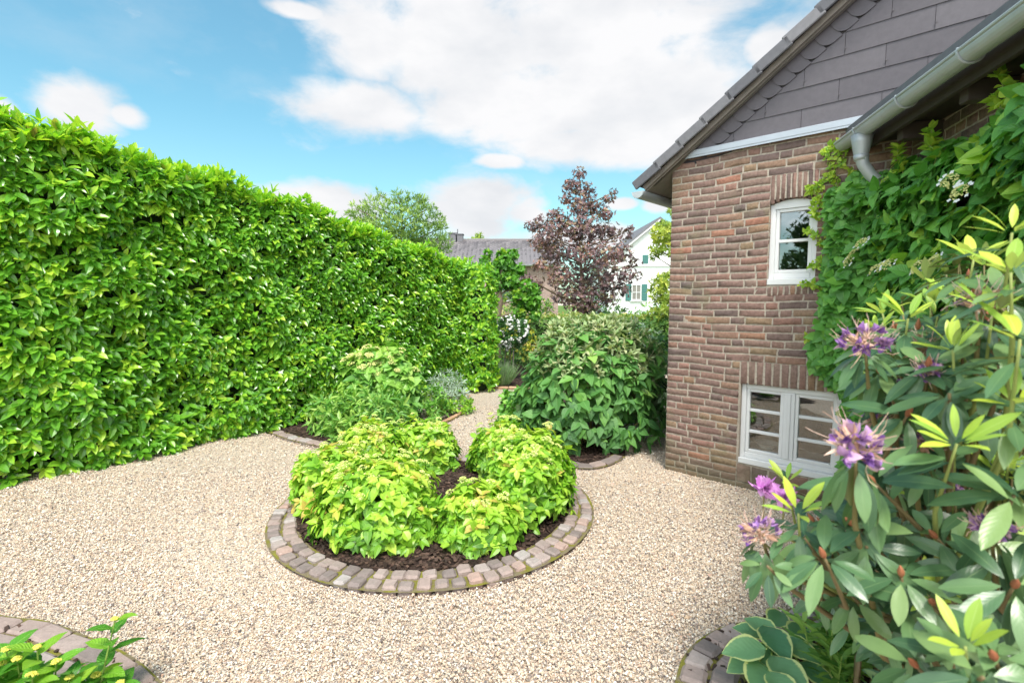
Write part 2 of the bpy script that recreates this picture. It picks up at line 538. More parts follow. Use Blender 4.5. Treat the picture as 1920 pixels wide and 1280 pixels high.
M['plane'] = leaf_mat('plane_tree_leaf', [(0, (.05, .19, .02)), (.6, (.14, .38, .03)), (1, (.42, .58, .06))], 0.45, 0.3)
M['willow'] = leaf_mat('willow_leaf', [(0, (.12, .22, .06)), (.5, (.24, .38, .10)), (1, (.44, .56, .16))], 0.5, 0.3)
M['maple'] = leaf_mat('purple_maple_leaf', [(0, (.10, .07, .085)), (.4, (.18, .11, .122)), (.72, (.29, .16, .165)), (.86, (.24, .22, .10)), (1, (.48, .24, .20))], 0.42, 0.15, spec=.6)
M['robinia'] = leaf_mat('yellow_green_leaf', [(0, (.16, .28, .04)), (.6, (.36, .46, .06)), (1, (.54, .58, .10))], 0.5, 0.3)
M['tree_dark'] = leaf_mat('tree_leaf', [(0, (.03, .09, .02)), (1, (.12, .24, .05))], 0.5, 0.25)
M['lavender'] = leaf_mat('lavender_leaf', [(0, (.10, .20, .08)), (.6, (.22, .36, .14)), (1, (.36, .42, .30))], 0.7, 0.2)

M['bark'] = simple_mat('bark', [(0, (.09, .065, .045)), (1, (.22, .17, .12))], 0.85, 40, 0.6, 0.006)
M['twig'] = simple_mat('twig', [(0, (.16, .11, .06)), (.5, (.24, .20, .08)), (1, (.30, .38, .10))], 0.6, 60, 0.3, 0.002)
M['green_stem'] = simple_mat('green_stem', [(0, (.16, .30, .05)), (1, (.38, .48, .12))], 0.5, 60, 0.2, 0.002)
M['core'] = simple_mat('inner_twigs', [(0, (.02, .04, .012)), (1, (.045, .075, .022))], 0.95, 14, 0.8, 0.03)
M['petal_white'] = simple_mat('white_petal', [(0, (.70, .72, .66)), (1, (.82, .82, .80))], 0.6, 50, 0.1, 0.001, var=.1)
M['floret'] = simple_mat('lime_floret', [(0, (.42, .54, .10)), (.6, (.62, .68, .20)), (1, (.74, .76, .38))], 0.7, 80, 0.2, 0.002, var=.2)
M['floret_yellow'] = simple_mat('yellow_floret', [(0, (.58, .54, .06)), (1, (.80, .72, .16))], 0.7, 80, 0.2, 0.002, var=.2)
M['cream'] = simple_mat('cream_floret', [(0, (.46, .50, .15)), (1, (.76, .74, .32))], 0.7, 80, 0.2, 0.002, var=.2)
M['purple'] = simple_mat('purple_petal', [(0, (.15, .06, .25)), (.4, (.29, .14, .40)), (.75, (.48, .29, .48)), (1, (.58, .40, .42))], 0.55, 60, 0.2, 0.002, var=.3)
M['pink'] = simple_mat('pink_petal', [(0, (.50, .16, .50)), (1, (.80, .42, .78))], 0.55, 60, 0.2, 0.002, var=.2)
M['withered'] = simple_mat('withered_petal', [(0, (.36, .20, .15)), (.35, (.58, .36, .24)), (.7, (.66, .46, .42)), (1, (.74, .54, .36))], 0.7, 60, 0.2, 0.002, var=.3)
M['bud'] = simple_mat('bud_scale', [(0, (.26, .08, .04)), (1, (.46, .18, .09))], 0.6, 60, 0.3, 0.002)
M['chip'] = simple_mat('bark_chip', [(0, (.022, .013, .010)), (.5, (.06, .035, .025)), (.85, (.13, .075, .055)), (1, (.26, .17, .12))], 0.8, 60, 0.5, 0.004)
M['cobble'] = simple_mat('cobblestone', [(0, (.19, .155, .145)), (.3, (.28, .225, .205)), (.6, (.35, .265, .235)), (.85, (.37, .335, .32)), (1, (.40, .26, .21))], 0.8, 55, 0.7, 0.005, var=.5)
M['orange_brick'] = simple_mat('edging_brick', [(0, (.42, .24, .14)), (1, (.55, .35, .22))], 0.85, 40, 0.5, 0.004)
M['white_paint'] = simple_mat('white_window_paint', [(0, (.62, .63, .64)), (1, (.68, .68, .68))], 0.35, 12, 0.05, 0.001, var=.06)
M['zinc'] = simple_mat('zinc_sheet', [(0, (.40, .43, .45)), (1, (.50, .53, .55))], 0.5, 9, 0.15, 0.002, metal=0.35, var=.5, dark=(.72, .72, .7))
M['lead'] = simple_mat('flashing_metal', [(0, (.36, .40, .45)), (1, (.42, .46, .51))], 0.45, 7, 0.1, 0.002, metal=0.3, var=.4, dark=(.75, .75, .75))
M['roof_tile'] = simple_mat('roof_tile', [(0, (.11, .11, .125)), (1, (.20, .195, .21))], 0.7, 22, 0.5, 0.004, var=.5)
M['slate'] = simple_mat('slate_sheet', [(0, (.088, .080, .092)), (.5, (.103, .094, .108)), (1, (.118, .108, .122))], 0.62, 26, 0.25, 0.002, var=.4)
M['timber'] = simple_mat('weathered_board', [(0, (.17, .15, .135)), (1, (.26, .23, .20))], 0.8, 18, 0.4, 0.003, var=.5)
M['dark_timber'] = simple_mat('dark_rafter', [(0, (.035, .028, .022)), (1, (.07, .055, .045))], 0.8, 18, 0.4, 0.003)
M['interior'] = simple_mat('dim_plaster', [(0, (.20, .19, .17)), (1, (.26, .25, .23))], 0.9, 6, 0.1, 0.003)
M['ceramic'] = simple_mat('white_ceramic', [(0, (.75, .75, .74)), (1, (.78, .78, .76))], 0.25, 6, 0.02, 0.001, var=.05)
M['render_white'] = simple_mat('white_render', [(0, (.78, .79, .80)), (1, (.82, .82, .83))], 0.9, 5, 0.1, 0.004, var=.1)
M['green_paint'] = simple_mat('green_shutter_paint', [(0, (.05, .16, .15)), (1, (.06, .20, .18))], 0.5, 12, 0.1, 0.002)
M['far_tile'] = None


def brick_material(name, stops, gain=1.0):
    m, t = new_mat(name)
    col = ramp(t, attr(t, 'rnd'), [(p, tuple(c * gain for c in cc)) for p, cc in stops])
    n1 = noise(t, 45.0, 6.0, 0.65)
    n2 = noise(t, 5.0, 4.0, 0.6)
    n3 = noise(t, 130.0, 3.0, 0.6)
    col = mixc(t, mth(t, 'MULTIPLY', mth(t, 'SUBTRACT', n1, 0.42, True), 2.6, True), col, mixc(t, 1.0, col, (.52, .50, .50), 'MULTIPLY'))
    # lichen and lime bloom in patches
    k = mth(t, 'MULTIPLY', mth(t, 'SUBTRACT', n2, 0.57, True), 5.0, True)
    col = mixc(t, mth(t, 'MULTIPLY', k, 0.5), col, (.20, .19, .10))
    k2 = mth(t, 'MULTIPLY', mth(t, 'SUBTRACT', n3, 0.68, True), 12.0, True)
    col = mixc(t, mth(t, 'MULTIPLY', k2, mth(t, 'MULTIPLY', mth(t, 'SUBTRACT', n2, 0.45, True), 5.0, True)), col, (.62, .60, .52))
    g = t.nodes.new('ShaderNodeNewGeometry')
    sp = t.nodes.new('ShaderNodeSeparateXYZ'); t.links.new(g.outputs['Position'], sp.inputs[0])
    damp = mth(t, 'MULTIPLY', mth(t, 'SUBTRACT', mth(t, 'ADD', 0.16, mth(t, 'MULTIPLY', n2, 0.3)), sp.outputs['Z'], True), 3.0, True)
    col = mixc(t, mth(t, 'MULTIPLY', damp, 0.6), col, (.09, .10, .045))
    mp = t.nodes.new('ShaderNodeMapping'); mp.inputs['Scale'].default_value = (9, 9, .8); t.links.new(g.outputs['Position'], mp.inputs['Vector'])
    st = mth(t, 'MULTIPLY', mth(t, 'SUBTRACT', noise(t, 1.0, 5.0, 0.6, mp.outputs[0]), 0.52, True), 4.0, True)
    col = mixc(t, mth(t, 'MULTIPLY', st, 0.45), col, mixc(t, 1.0, col, (.50, .50, .47), 'MULTIPLY'))
    h = mth(t, 'ADD', mth(t, 'MULTIPLY', n1, 1.0), mth(t, 'MULTIPLY', n3, 0.4))
    surf(t, col, 0.88, bump(t, h, 0.85, 0.006), spec=.25)
    return m


M['brick'] = brick_material('wall_brick', [(0, (.14, .105, .098)), (.2, (.20, .135, .118)), (.45, (.25, .155, .130)), (.65, (.24, .170, .138)), (.8, (.285, .16, .128)), (.92, (.28, .20, .13)), (1, (.36, .17, .12))], 1.0)
M['mortar'] = brick_material('lime_mortar', [(0, (.42, .36, .30)), (1, (.46, .40, .33))], 1.0)


def glass_mat():
    m, t = new_mat('window_glass')
    g = t.nodes.new('ShaderNodeBsdfGlossy'); g.inputs['Roughness'].default_value = 0.0; g.inputs['Color'].default_value = (.9, .93, .93, 1)
    tr = t.nodes.new('ShaderNodeBsdfTransparent'); tr.inputs[0].default_value = (.85, .90, .88, 1)
    lw = t.nodes.new('ShaderNodeFresnel'); lw.inputs['IOR'].default_value = 1.9
    f = mth(t, 'MULTIPLY', lw.outputs[0], 2.7, True)
    ms = t.nodes.new('ShaderNodeMixShader')
    t.links.new(f, ms.inputs[0]); t.links.new(tr.outputs[0], ms.inputs[1]); t.links.new(g.outputs[0], ms.inputs[2])
    o = t.nodes.new('ShaderNodeOutputMaterial'); t.links.new(ms.outputs[0], o.inputs[0])
    return m


M['glass'] = glass_mat()

PEB = [(0, (.12, .105, .105)), (.08, (.25, .205, .19)), (.18, (.42, .32, .26)), (.28, (.62, .46, .32)), (.45, (.64, .52, .39)), (.65, (.72, .60, .47)), (.82, (.77, .70, .60)), (.93, (.84, .80, .73)), (1, (.58, .35, .24))]


def gravel_mat(name, gain=1.0):
    m, t = new_mat(name)
    g = t.nodes.new('ShaderNodeNewGeometry')
    vor = t.nodes.new('ShaderNodeTexVoronoi'); vor.inputs['Scale'].default_value = 125.0
    t.links.new(g.outputs['Position'], vor.inputs['Vector'])
    sx = t.nodes.new('ShaderNodeSeparateColor'); t.links.new(vor.outputs['Color'], sx.inputs[0])
    col = ramp(t, sx.outputs[0], [(p, tuple(c * gain for c in cc)) for p, cc in PEB])
    big = noise(t, 0.9, 5.0, 0.6)
    col = mixc(t, mth(t, 'MULTIPLY', mth(t, 'SUBTRACT', big, 0.45, True), 1.6, True), col, mixc(t, 1.0, col, (.88, .82, .76), 'MULTIPLY'))
    gap = mth(t, 'MULTIPLY', mth(t, 'SUBTRACT', vor.outputs['Distance'], 0.52, True), 2.6, True)
    col = mixc(t, mth(t, 'MULTIPLY', gap, 0.7), col, (.26, .21, .17))
    h = mth(t, 'SUBTRACT', 1.0, vor.outputs['Distance'])
    surf(t, col, 0.75, bump(t, h, 0.9, 0.012), spec=.3)
    return m


M['gravel'] = gravel_mat('gravel')
M['grey_gravel'] = gravel_mat('grey_chippings', 0.72)


def pebble_mat():
    m, t = new_mat('pebble')
    col = ramp(t, attr(t, 'rnd'), PEB)
    surf(t, col, 0.55, bump(t, noise(t, 260, 2.0), 0.3, 0.001), spec=.4)
    return m


M['pebble'] = pebble_mat()


def soil_mat():
    m, t = new_mat('bark_mulch')
    g = t.nodes.new('ShaderNodeNewGeometry')
    vor = t.nodes.new('ShaderNodeTexVoronoi'); vor.inputs['Scale'].default_value = 38.0
    t.links.new(g.outputs['Position'], vor.inputs['Vector'])
    sx = t.nodes.new('ShaderNodeSeparateColor'); t.links.new(vor.outputs['Color'], sx.inputs[0])
    col = ramp(t, sx.outputs[0], [(0, (.018, .011, .009)), (.6, (.05, .032, .025)), (1, (.14, .09, .07))])
    h = mth(t, 'ADD', vor.outputs['Distance'], noise(t, 90, 3.0))
    surf(t, col, 0.9, bump(t, h, 0.9, 0.02), spec=.2)
    return m


M['mulch'] = soil_mat()


def joint_mat():
    m, t = new_mat('mossy_joint')
    n = noise(t, 7.0, 5.0, 0.65)
    col = ramp(t, n, [(.3, (.12, .10, .07)), (.44, (.20, .165, .10)), (.54, (.17, .16, .03)), (.8, (.28, .28, .05))])
    surf(t, col, 0.95, bump(t, noise(t, 150, 3.0), 0.8, 0.006), spec=.15)
    return m


M['joint'] = joint_mat()


def grass_mat():
    m, t = new_mat('grass_ground')
    col = ramp(t, noise(t, 6.0, 6.0, 0.7), [(.3, (.07, .13, .03)), (.7, (.16, .25, .06))])
    surf(t, col, 0.95, bump(t, noise(t, 60, 3.0), 0.8, 0.02), spec=.1)
    return m


M['grass'] = grass_mat()


def wave_tile_mat():
    m, t = new_mat('neighbour_roof_tiles')
    col = ramp(t, attr(t, 'rnd'), [(0, (.12, .11, .12)), (.5, (.18, .165, .17)), (1, (.25, .23, .235))])
    surf(t, col, 0.7, bump(t, noise(t, 8, 3.0), 0.3, 0.01))
    return m


M['far_tile'] = wave_tile_mat()

# ------------------------------------------------------------------ frames of the house
C0 = gnd(1247, 877)                               # foot of the near corner of the gable wall
_d = ray(-60, 562)
WS = unit(np.array([-_d[0], -_d[1], 0.0]))        # along the gable wall, to the right in the picture
WN = np.array([-WS[1], WS[0], 0.0])               # outward normal
if WN @ (CAMP - C0) < 0: WN = -WN
ZU = np.array([0, 0, 1.0])


def wall_pt(x, y):
    d = ray(x, y)
    t = ((C0 - CAMP) @ WN) / (d @ WN)
    p = CAMP + d * t
    return float((p - C0) @ WS), float(p[2])


def WP(s, z, o=0.0):
    return C0 + s * WS + o * WN + np.array([0, 0, z])


WAX = np.array([WS, -WN, ZU])                     # rows: along, into the wall, up

# wing wall with the gutter
GD = unit(np.array([-218 / FPX, -1.0, 0.0]))      # along the gutter, towards the camera
_gs, _gz = wall_pt(1577, 272)
GP = WP(_gs, 0)
GP[2] = 0
GN = np.array([GD[1], -GD[0], 0.0])
if GN @ (CAMP - GP) < 0: GN = -GN                 # outward normal of the wing wall, towards the garden
GUT_Z = _gz
OVER = 0.36
S_CORNER = None
# intersection of the wing wall (GP - OVER*GN) with the gable wall
_A = np.array([[WS[0], -GD[0]], [WS[1], -GD[1]]])
_b = (GP - OVER * GN - C0)[:2]
_sol = np.linalg.solve(_A, _b)
S_CORNER = float(_sol[0])
VC = WP(S_CORNER, 0)                              # inner corner foot


def VP(s, z, o=0.0):
    """point on the wing wall: s towards the camera, o outward"""
    return VC + s * GD + o * GN + np.array([0, 0, z])


print('corner', C0, 'wall dir', WS, 'S_CORNER', S_CORNER, 'VC', VC, 'gutter z', GUT_Z, 'pitch', math.degrees(PITCH))

# ================================================================== SETTING
# ---- ground
mb = MB()
gx = np.concatenate([[-400, -120, -40, -20], np.linspace(-10, 10, 81), [20, 40, 120, 400]])
gy = np.concatenate([[-300, -80, -25], np.linspace(-6, 14, 81), [25, 60, 150, 600]])
X, Y = np.meshgrid(gx, gy)
Z = 0.012 * np.sin(X * 1.3 + 1) * np.cos(Y * 1.1) + 0.006 * np.sin(X * 3.1 + Y * 2.3)
Z *= np.clip(1 - np.abs(X) / 9, 0, 1) * np.clip(1 - np.abs(Y - 4) / 8, 0, 1)
nx, ny = len(gx), len(gy)
i = np.arange(ny - 1)[:, None] * nx; j = np.arange(nx - 1)[None]
mb.add(np.stack([X, Y, Z - 0.012], -1).reshape(-1, 3), [np.stack([i + j, i + j + 1, i + nx + j + 1, i + nx + j], -1).reshape(-1, 4)])
tag(mb.build('gravel_ground', M['gravel'], smooth=True), kind='structure')


def sheet(name, poly, z, mat, **kw):
    b = MB()
    P = np.array([[p[0], p[1], z] for p in poly])
    # n-gon as one face
    if np.cross(np.append(P[1] - P[0], 0)[:3], np.append(P[2] - P[1], 0)[:3])[2] < 0 and False: P = P[::-1]
    b.add(P, [np.arange(len(P))[None]])
    return tag(b.build(name, mat), **kw)


def gp(*pts):
    return [gnd(x, y)[:2] for x, y in pts]


def smooth_poly(pts, n=8):
    P = [np.array(p) for p in pts]
    out = []
    for a in range(len(P) - 1):
        p0 = P[max(a - 1, 0)]; p1 = P[a]; p2 = P[a + 1]; p3 = P[min(a + 2, len(P) - 1)]
        for q in range(n):
            t = q / n
            out.append(0.5 * ((2 * p1) + (-p0 + p2) * t + (2 * p0 - 5 * p1 + 4 * p2 - p3) * t * t + (-p0 + 3 * p1 - 3 * p2 + p3) * t ** 3))
    out.append(P[-1])
    return out


# round bed
BC = np.array([-0.587, 3.82]); BR = 1.20
th = np.linspace(0, 2 * np.pi, 72, endpoint=False)
b = MB()
rr = np.concatenate([[0], np.linspace(.12, BR - .18, 8)])
V = [[BC[0], BC[1], 0.05]]
for r in rr[1:]:
    for a in th:
        V.append([BC[0] + r * math.cos(a), BC[1] + r * math.sin(a), 0.05 * (1 - (r / 1.05) ** 2) + 0.014 + 0.012 * math.sin(a * 7 + r * 9)])
f3 = [[0, 1 + k, 1 + (k + 1) % 72] for k in range(72)]
f4 = [[1 + q * 72 + k, 1 + (q + 1) * 72 + k, 1 + (q + 1) * 72 + (k + 1) % 72, 1 + q * 72 + (k + 1) % 72] for q in range(7) for k in range(72)]
b.add(V, [f3, f4])
tag(b.build('bark_mulch', M['mulch'], smooth=True), kind='structure')

# planted beds (ground sheets)
left_front = smooth_poly(gp((505, 812), (545, 826), (600, 838), (655, 843), (720, 838), (780, 815), (830, 795), (868, 775), (884, 752), (876, 742), (850, 738)))
hedge_line = [gnd(x, y)[:2] for x, y in ((0, 915), (180, 880), (380, 832), (545, 800))] + [np.array([-1.65, 7.65]), np.array([-0.72, 9.0])]
bed_left = left_front + [np.array([-0.9, 9.3]), np.array([-2.6, 7.4]), np.array([-3.4, 6.3])]
sheet('planting_soil', bed_left, 0.006, M['mulch'], kind='structure')
grey_patch = smooth_poly(gp((775, 795), (822, 787), (862, 770), (870, 755), (840, 748), (800, 752), (770, 765)))
sheet('grey_chippings', grey_patch, 0.012, M['grey_gravel'], kind='structure')
right_front = smooth_poly(gp((955, 738), (938, 760), (940, 795), (985, 840), (1040, 868), (1095, 880), (1140, 874), (1172, 858)))
bed_right = right_front + [np.array(p) for p in ((1.35, 5.9), (1.3, 7.2), (.5, 9.2))]
sheet('planting_soil', bed_right, 0.007, M['mulch'], kind='structure')
bed_far = [np.array(p) for p in ((-.62, 9.3), (.35, 9.3), (1.2, 9.0), (3.2, 11), (3.0, 13), (-3, 13), (-1.5, 10))]
sheet('planting_soil', bed_far, 0.008, M['mulch'], kind='structure')
corner_front = smooth_poly(gp((1270, 1290), (1284, 1240), (1315, 1205), (1362, 1180), (1430, 1165)) + [gnd(1560, 1120)[:2]])
bed_corner = corner_front + [np.array(p) for p in ((2.2, 3.2), (1.95, 1.0), (.9, 1.0), (.72, 1.9))]
sheet('planting_soil', bed_corner, 0.009, M['mulch'], kind='structure')
near_front = smooth_poly([gnd(-420, 1075)[:2], gnd(-180, 1118)[:2]] + gp((0, 1160), (80, 1170), (160, 1200), (240, 1236), (300, 1290), (322, 1340)))
bed_near = near_front + [np.array(p) for p in ((-1.3, 1.2), (-3.6, 1.2))]
sheet('planting_soil', bed_near, 0.010, M['mulch'], kind='structure')
sheet('lawn', [(-60, 13.2), (60, 13.2), (90, 140), (-90, 140)], 0.02, M['grass'], kind='structure')


# ---- cobble edgings
def stone(mb_, c, ax, size, rnd):
    k = len(mb_.V)
    mb_.box(c, size, ax, rnd, bevel=0.012)
    mb_.V[k] = mb_.V[k] + rng.normal(0, 0.0022, mb_.V[k].shape)


ring = thing('cobble_edging', (BC[0], BC[1], 0), 'double ring of grey and reddish cobblestones around the round hydrangea bed', 'edging', 'cobble and brick bed edgings')
b = MB()
V = []
for r in (BR - .205, BR + .012):
    for a in th: V.append([BC[0] + r * math.cos(a), BC[1] + r * math.sin(a), 0.017])
b.add(V, [[[k, 72 + k, 72 + (k + 1) % 72, (k + 1) % 72] for k in range(72)]])
b.build('mossy_joint', M['joint'], ring)
for nm, r, cnt in (('outer_course', BR - .046, 76), ('inner_course', BR - .143, 69)):
    b = MB()
    for k in range(cnt):
        a = 2 * math.pi * (k + rng.uniform(-.1, .1)) / cnt
        e = np.array([math.cos(a), math.sin(a), 0]); tt = np.array([-e[1], e[0], 0])
        tilt = rng.normal(0, .03, 2)
        ax = np.array([unit(e + ZU * tilt[0]), unit(tt + ZU * tilt[1]), ZU])
        w = 2 * math.pi * r / cnt
        rr_ = r + rng.normal(0, .005)
        stone(b, [BC[0] + rr_ * e[0], BC[1] + rr_ * e[1], 0.004 + rng.normal(0, .003)], ax, (.083 + rng.normal(0, .004), w - .015 + rng.normal(0, .004), .07), rng.uniform())
    b.build(nm, M['cobble'], ring, smooth=False)


def edging(line, label, mat, rows=1, w=0.11, l=0.12, side=1, jointw=0.012, z=0.0, group='cobble and brick bed edgings', cat='edging'):
    P = np.array(line)
    seg = np.linalg.norm(np.diff(P, axis=0), axis=1); cum = np.concatenate([[0], np.cumsum(seg)])
    root = thing('cobble_edging', (P[0][0], P[0][1], 0), label, cat, group)
    b = MB(); n = max(2, int(cum[-1] / .08)); V = []
    def pos(s):
        x = np.interp(s, cum, P[:, 0]); y = np.interp(s, cum, P[:, 1]); e = 0.05
        t = unit(np.array([np.interp(s + e, cum, P[:, 0]) - np.interp(s - e, cum, P[:, 0]), np.interp(s + e, cum, P[:, 1]) - np.interp(s - e, cum, P[:, 1]), 0]))
        return np.array([x, y, 0]), t
    for k in range(n + 1):
        p, t = pos(cum[-1] * k / n); nn = np.array([-t[1], t[0], 0]) * side
        V += [p - nn * .012 + ZU * (.0135 + z), p + nn * (rows * (w + jointw) + .01) + ZU * (.0135 + z)]
    b.add(V, [[[2 * k, 2 * k + 2, 2 * k + 3, 2 * k + 1] for k in range(n)]])
    b.build('mossy_joint', M['joint'], root)
    b = MB()
    for r_ in range(rows):
        s = rng.uniform(0, l)
        while s < cum[-1]:
            p, t = pos(s); nn = np.array([-t[1], t[0], 0]) * side
            c = p + nn * ((w + jointw) * r_ + w / 2) + ZU * (.002 + z + rng.normal(0, .003))
            stone(b, c, np.array([t, nn, ZU]), (l - .014 + rng.normal(0, .006), w - .004, .06), rng.uniform())
            s += l
    b.build('cobble_course', mat, root)
    return root


edging(left_front[:34], 'mossy single course of cobbles in front of the peony bed by the tall hedge', M['cobble'], 1, .11, .12, 1)
edging(left_front[40:74], 'orange brick edging curving round the grey chippings beside the far path', M['orange_brick'], 1, .06, .2, 1)
edging(right_front[18:], 'worn mossy stone edging at the foot of the broad leaved bush', M['cobble'], 1, .11, .16, 1)
edging(corner_front, 'two rows of square pale cobbles beside the hosta in the lower right corner', M['cobble'], 2, .105, .11, -1)
edging(near_front, 'wide mauve brick edging behind the hydrangea in the lower left corner', M['cobble'], 2, .11, .17, -1)
edging([np.array([-.66, 9.25]), np.array([-.5, 9.12]), np.array([-.2, 9.0]), np.array([.3, 8.95])], 'short red brick edging in front of the lavender at the far end of the path', M['orange_brick'], 1, .08, .2, 1)

# ---- loose gravel stones
ICO = None
def icosa():
    p = (1 + 5 ** .5) / 2
    v = unit(np.array([[-1, p, 0], [1, p, 0], [-1, -p, 0], [1, -p, 0], [0, -1, p], [0, 1, p], [0, -1, -p], [0, 1, -p], [p, 0, -1], [p, 0, 1], [-p, 0, -1], [-p, 0, 1]], float))
    f = np.array([[0, 11, 5], [0, 5, 1], [0, 1, 7], [0, 7, 10], [0, 10, 11], [1, 5, 9], [5, 11, 4], [11, 10, 2], [10, 7, 6], [7, 1, 8], [3, 9, 4], [3, 4, 2], [3, 2, 6], [3, 6, 8], [3, 8, 9], [4, 9, 5], [2, 4, 11], [6, 2, 10], [8, 6, 7], [9, 8, 1]])
    return v, f
OCT = (np.array([[1, 0, 0], [0, 1, 0], [-1, 0, 0], [0, -1, 0], [0, 0, 1], [0, 0, -1]], float), np.array([[0, 1, 4], [1, 2, 4], [2, 3, 4], [3, 0, 4], [1, 0, 5], [2, 1, 5], [3, 2, 5], [0, 3, 5]]))


def pip(pts, poly):
    poly = np.asarray(poly)[:, :2]
    x, y = pts[:, 0], pts[:, 1]
    ins = np.zeros(len(pts), bool)
    n = len(poly)
    for a in range(n):
        x1, y1 = poly[a]; x2, y2 = poly[(a + 1) % n]
        if y1 == y2: continue
        c = ((y1 > y) != (y2 > y)) & (x < (x2 - x1) * (y - y1) / (y2 - y1) + x1)
        ins ^= c
    return ins


def blobs(mb_, P, S, tm, rnd):
    v, f = tm
    n = len(P)
    Q = rng.normal(size=(n, 4)); Q /= np.linalg.norm(Q, axis=1, keepdims=True)
    w, x, y, z = Q.T
    Rm = np.stack([1 - 2 * (y * y + z * z), 2 * (x * y - w * z), 2 * (x * z + w * y), 2 * (x * y + w * z), 1 - 2 * (x * x + z * z), 2 * (y * z - w * x), 2 * (x * z - w * y), 2 * (y * z + w * x), 1 - 2 * (x * x + y * y)], -1).reshape(n, 3, 3)
    W = v[None] * S[:, None] * rng.uniform(.8, 1.2, (n, len(v), 1))
    W = np.einsum('nij,nkj->nki', Rm, W)
    V = W + P[:, None]
    F = (f[None] + (np.arange(n) * len(v))[:, None, None]).reshape(-1, 3)
    mb_.add(V.reshape(-1, 3), [F], np.repeat(rnd, len(v)))


b = MB()
for (y0, y1, dens, tm, sc) in ((1.7, 3.0, 9500, OCT, .72), (3.0, 4.6, 6600, OCT, .76), (4.6, 7.5, 1800, OCT, .85)):
    x0, x1 = -1.15 * y1 - .2, min(1.15 * y1, 3.0)
    n = int((x1 - x0) * (y1 - y0) * dens)
    P = np.stack([rng.uniform(x0, x1, n), rng.uniform(y0, y1, n), np.zeros(n)], -1)
    keep = np.abs(P[:, 0]) < 1.12 * P[:, 1] + .25
    keep &= ((P[:, 0] - BC[0]) ** 2 + (P[:, 1] - BC[1]) ** 2 > (BR + .01) ** 2) | (rng.uniform(size=n) < .012)
    for poly in (bed_left, bed_right, bed_corner, bed_near):
        keep &= ~pip(P, poly)
    keep &= ~((((P - C0) @ WS) > -.02) & (((P - C0) @ WN) < 0.03))
    P = P[keep]; n = len(P)
    S = rng.lognormal(0, .28, (n, 1)) * .0062 * sc * rng.uniform(.65, 1.25, (n, 3))
    S = np.clip(S, .003, .015)
    P[:, 2] = rng.uniform(-.004, .006, n)
    blobs(b, P, S, tm, rng.uniform(size=n))
tag(b.build('gravel_stones', M['pebble']), kind='stuff', label='loose beige and white gravel lying over the whole path', cat='gravel')

# ---- bits of dry leaf and twig caught in the gravel
b = MB(); n = 260
P = np.stack([rng.uniform(-4, 2.6, n), rng.uniform(2.0, 7.0, n), np.full(n, .010)], -1)
dd = ((P[:, :2] - BC) ** 2).sum(1) ** .5
P = P[(dd > BR + .03) & ((dd < BR + .5) | (rng.uniform(size=n) < .35)) & ~pip(P, bed_left) & ~pip(P, bed_right) & (((P - C0) @ WN) > .02)]; n = len(P)
D_ = np.append(rng.normal(size=(n, 2)), np.zeros((n, 1)), 1)
b.leaves(P, D_, ZU + rng.normal(0, .4, (n, 3)), rng.uniform(.008, .03, n), rng.uniform(.003, .011, n), T_SMALL, rng.uniform(0, .8, n), rng.uniform(-.3, .4, n))
tag(b.build('leaf_litter', M['chip']), kind='stuff', label='scraps of dry leaf scattered on the gravel', cat='litter')

# ---- bark chips
b = MB()
def chips(n, inside, bbox, zfun):
    P = np.stack([rng.uniform(bbox[0], bbox[1], n), rng.uniform(bbox[2], bbox[3], n), np.zeros(n)], -1)
    P = P[inside(P)]
    P[:, 2] = zfun(P) + rng.uniform(0, .012, len(P))
    for p in P:
        a = rng.uniform(0, 6.28); t1, t2 = rng.normal(0, .35, 2)
        X = unit(np.array([math.cos(a), math.sin(a), t1])); Yv = unit(np.cross(np.array([t2, 0, 1.0]), X)); Zv = np.cross(X, Yv)
        b.box(p, (rng.uniform(.012, .045), rng.uniform(.008, .02), rng.uniform(.003, .008)), np.array([X, Yv, Zv]), rng.beta(1.6, 2.2))
chips(5200, lambda P: ((P[:, :2] - BC) ** 2).sum(1) < (BR - .20) ** 2, (BC[0] - 1.1, BC[0] + 1.1, BC[1] - 1.1, BC[1] + 1.1), lambda P: .05 * (1 - ((P[:, :2] - BC) ** 2).sum(1) / 1.05).clip(0, 1) + .018)
chips(1200, lambda P: pip(P, bed_left), (-3.2, -.6, 5.2, 7.5), lambda P: .012)
chips(1300, lambda P: pip(P, bed_right), (-.1, 1.5, 4.7, 5.9), lambda P: .012)
chips(900, lambda P: pip(P, bed_corner), (.6, 2.0, 1.6, 3.0), lambda P: .014)
chips(500, lambda P: pip(P, bed_near), (-2.6, -1.2, 1.5, 2.6), lambda P: .014)
tag(b.build('bark_chips', M['chip']), kind='stuff', label='dark bark chips strewn over the planting beds', cat='mulch')

# ================================================================== HOUSE
house = thing('brick_house', tuple(C0), 'brown brick house with slate clad gable and white windows at the right', 'house')
w1 = [wall_pt(*p) for p in ((1441, 385), (1440, 536), (1533, 380), (1529, 532))]
w2 = [wall_pt(*p) for p in ((1388, 717), (1385, 868), (1577, 736), (1576, 905))]
U0, U1 = (w1[0][0] + w1[1][0]) / 2, (w1[2][0] + w1[3][0]) / 2
UZ0, UZ1 = (w1[1][1] + w1[3][1]) / 2, (w1[0][1])            # bottom, springing of the arch
L0, L1 = (w2[0][0] + w2[1][0]) / 2, (w2[2][0] + w2[3][0]) / 2
LZ0, LZ1 = (w2[1][1] + w2[3][1]) / 2, (w2[0][1] + w2[2][1]) / 2
ARC = 0.040
BAND = wall_pt(1262, 302)[1]
U2 = U1 + 0.05
print('upper', U0, U1, UZ0, UZ1, 'lower', L0, L1, LZ0, LZ1, 'band', BAND)
ROW = 0.0622


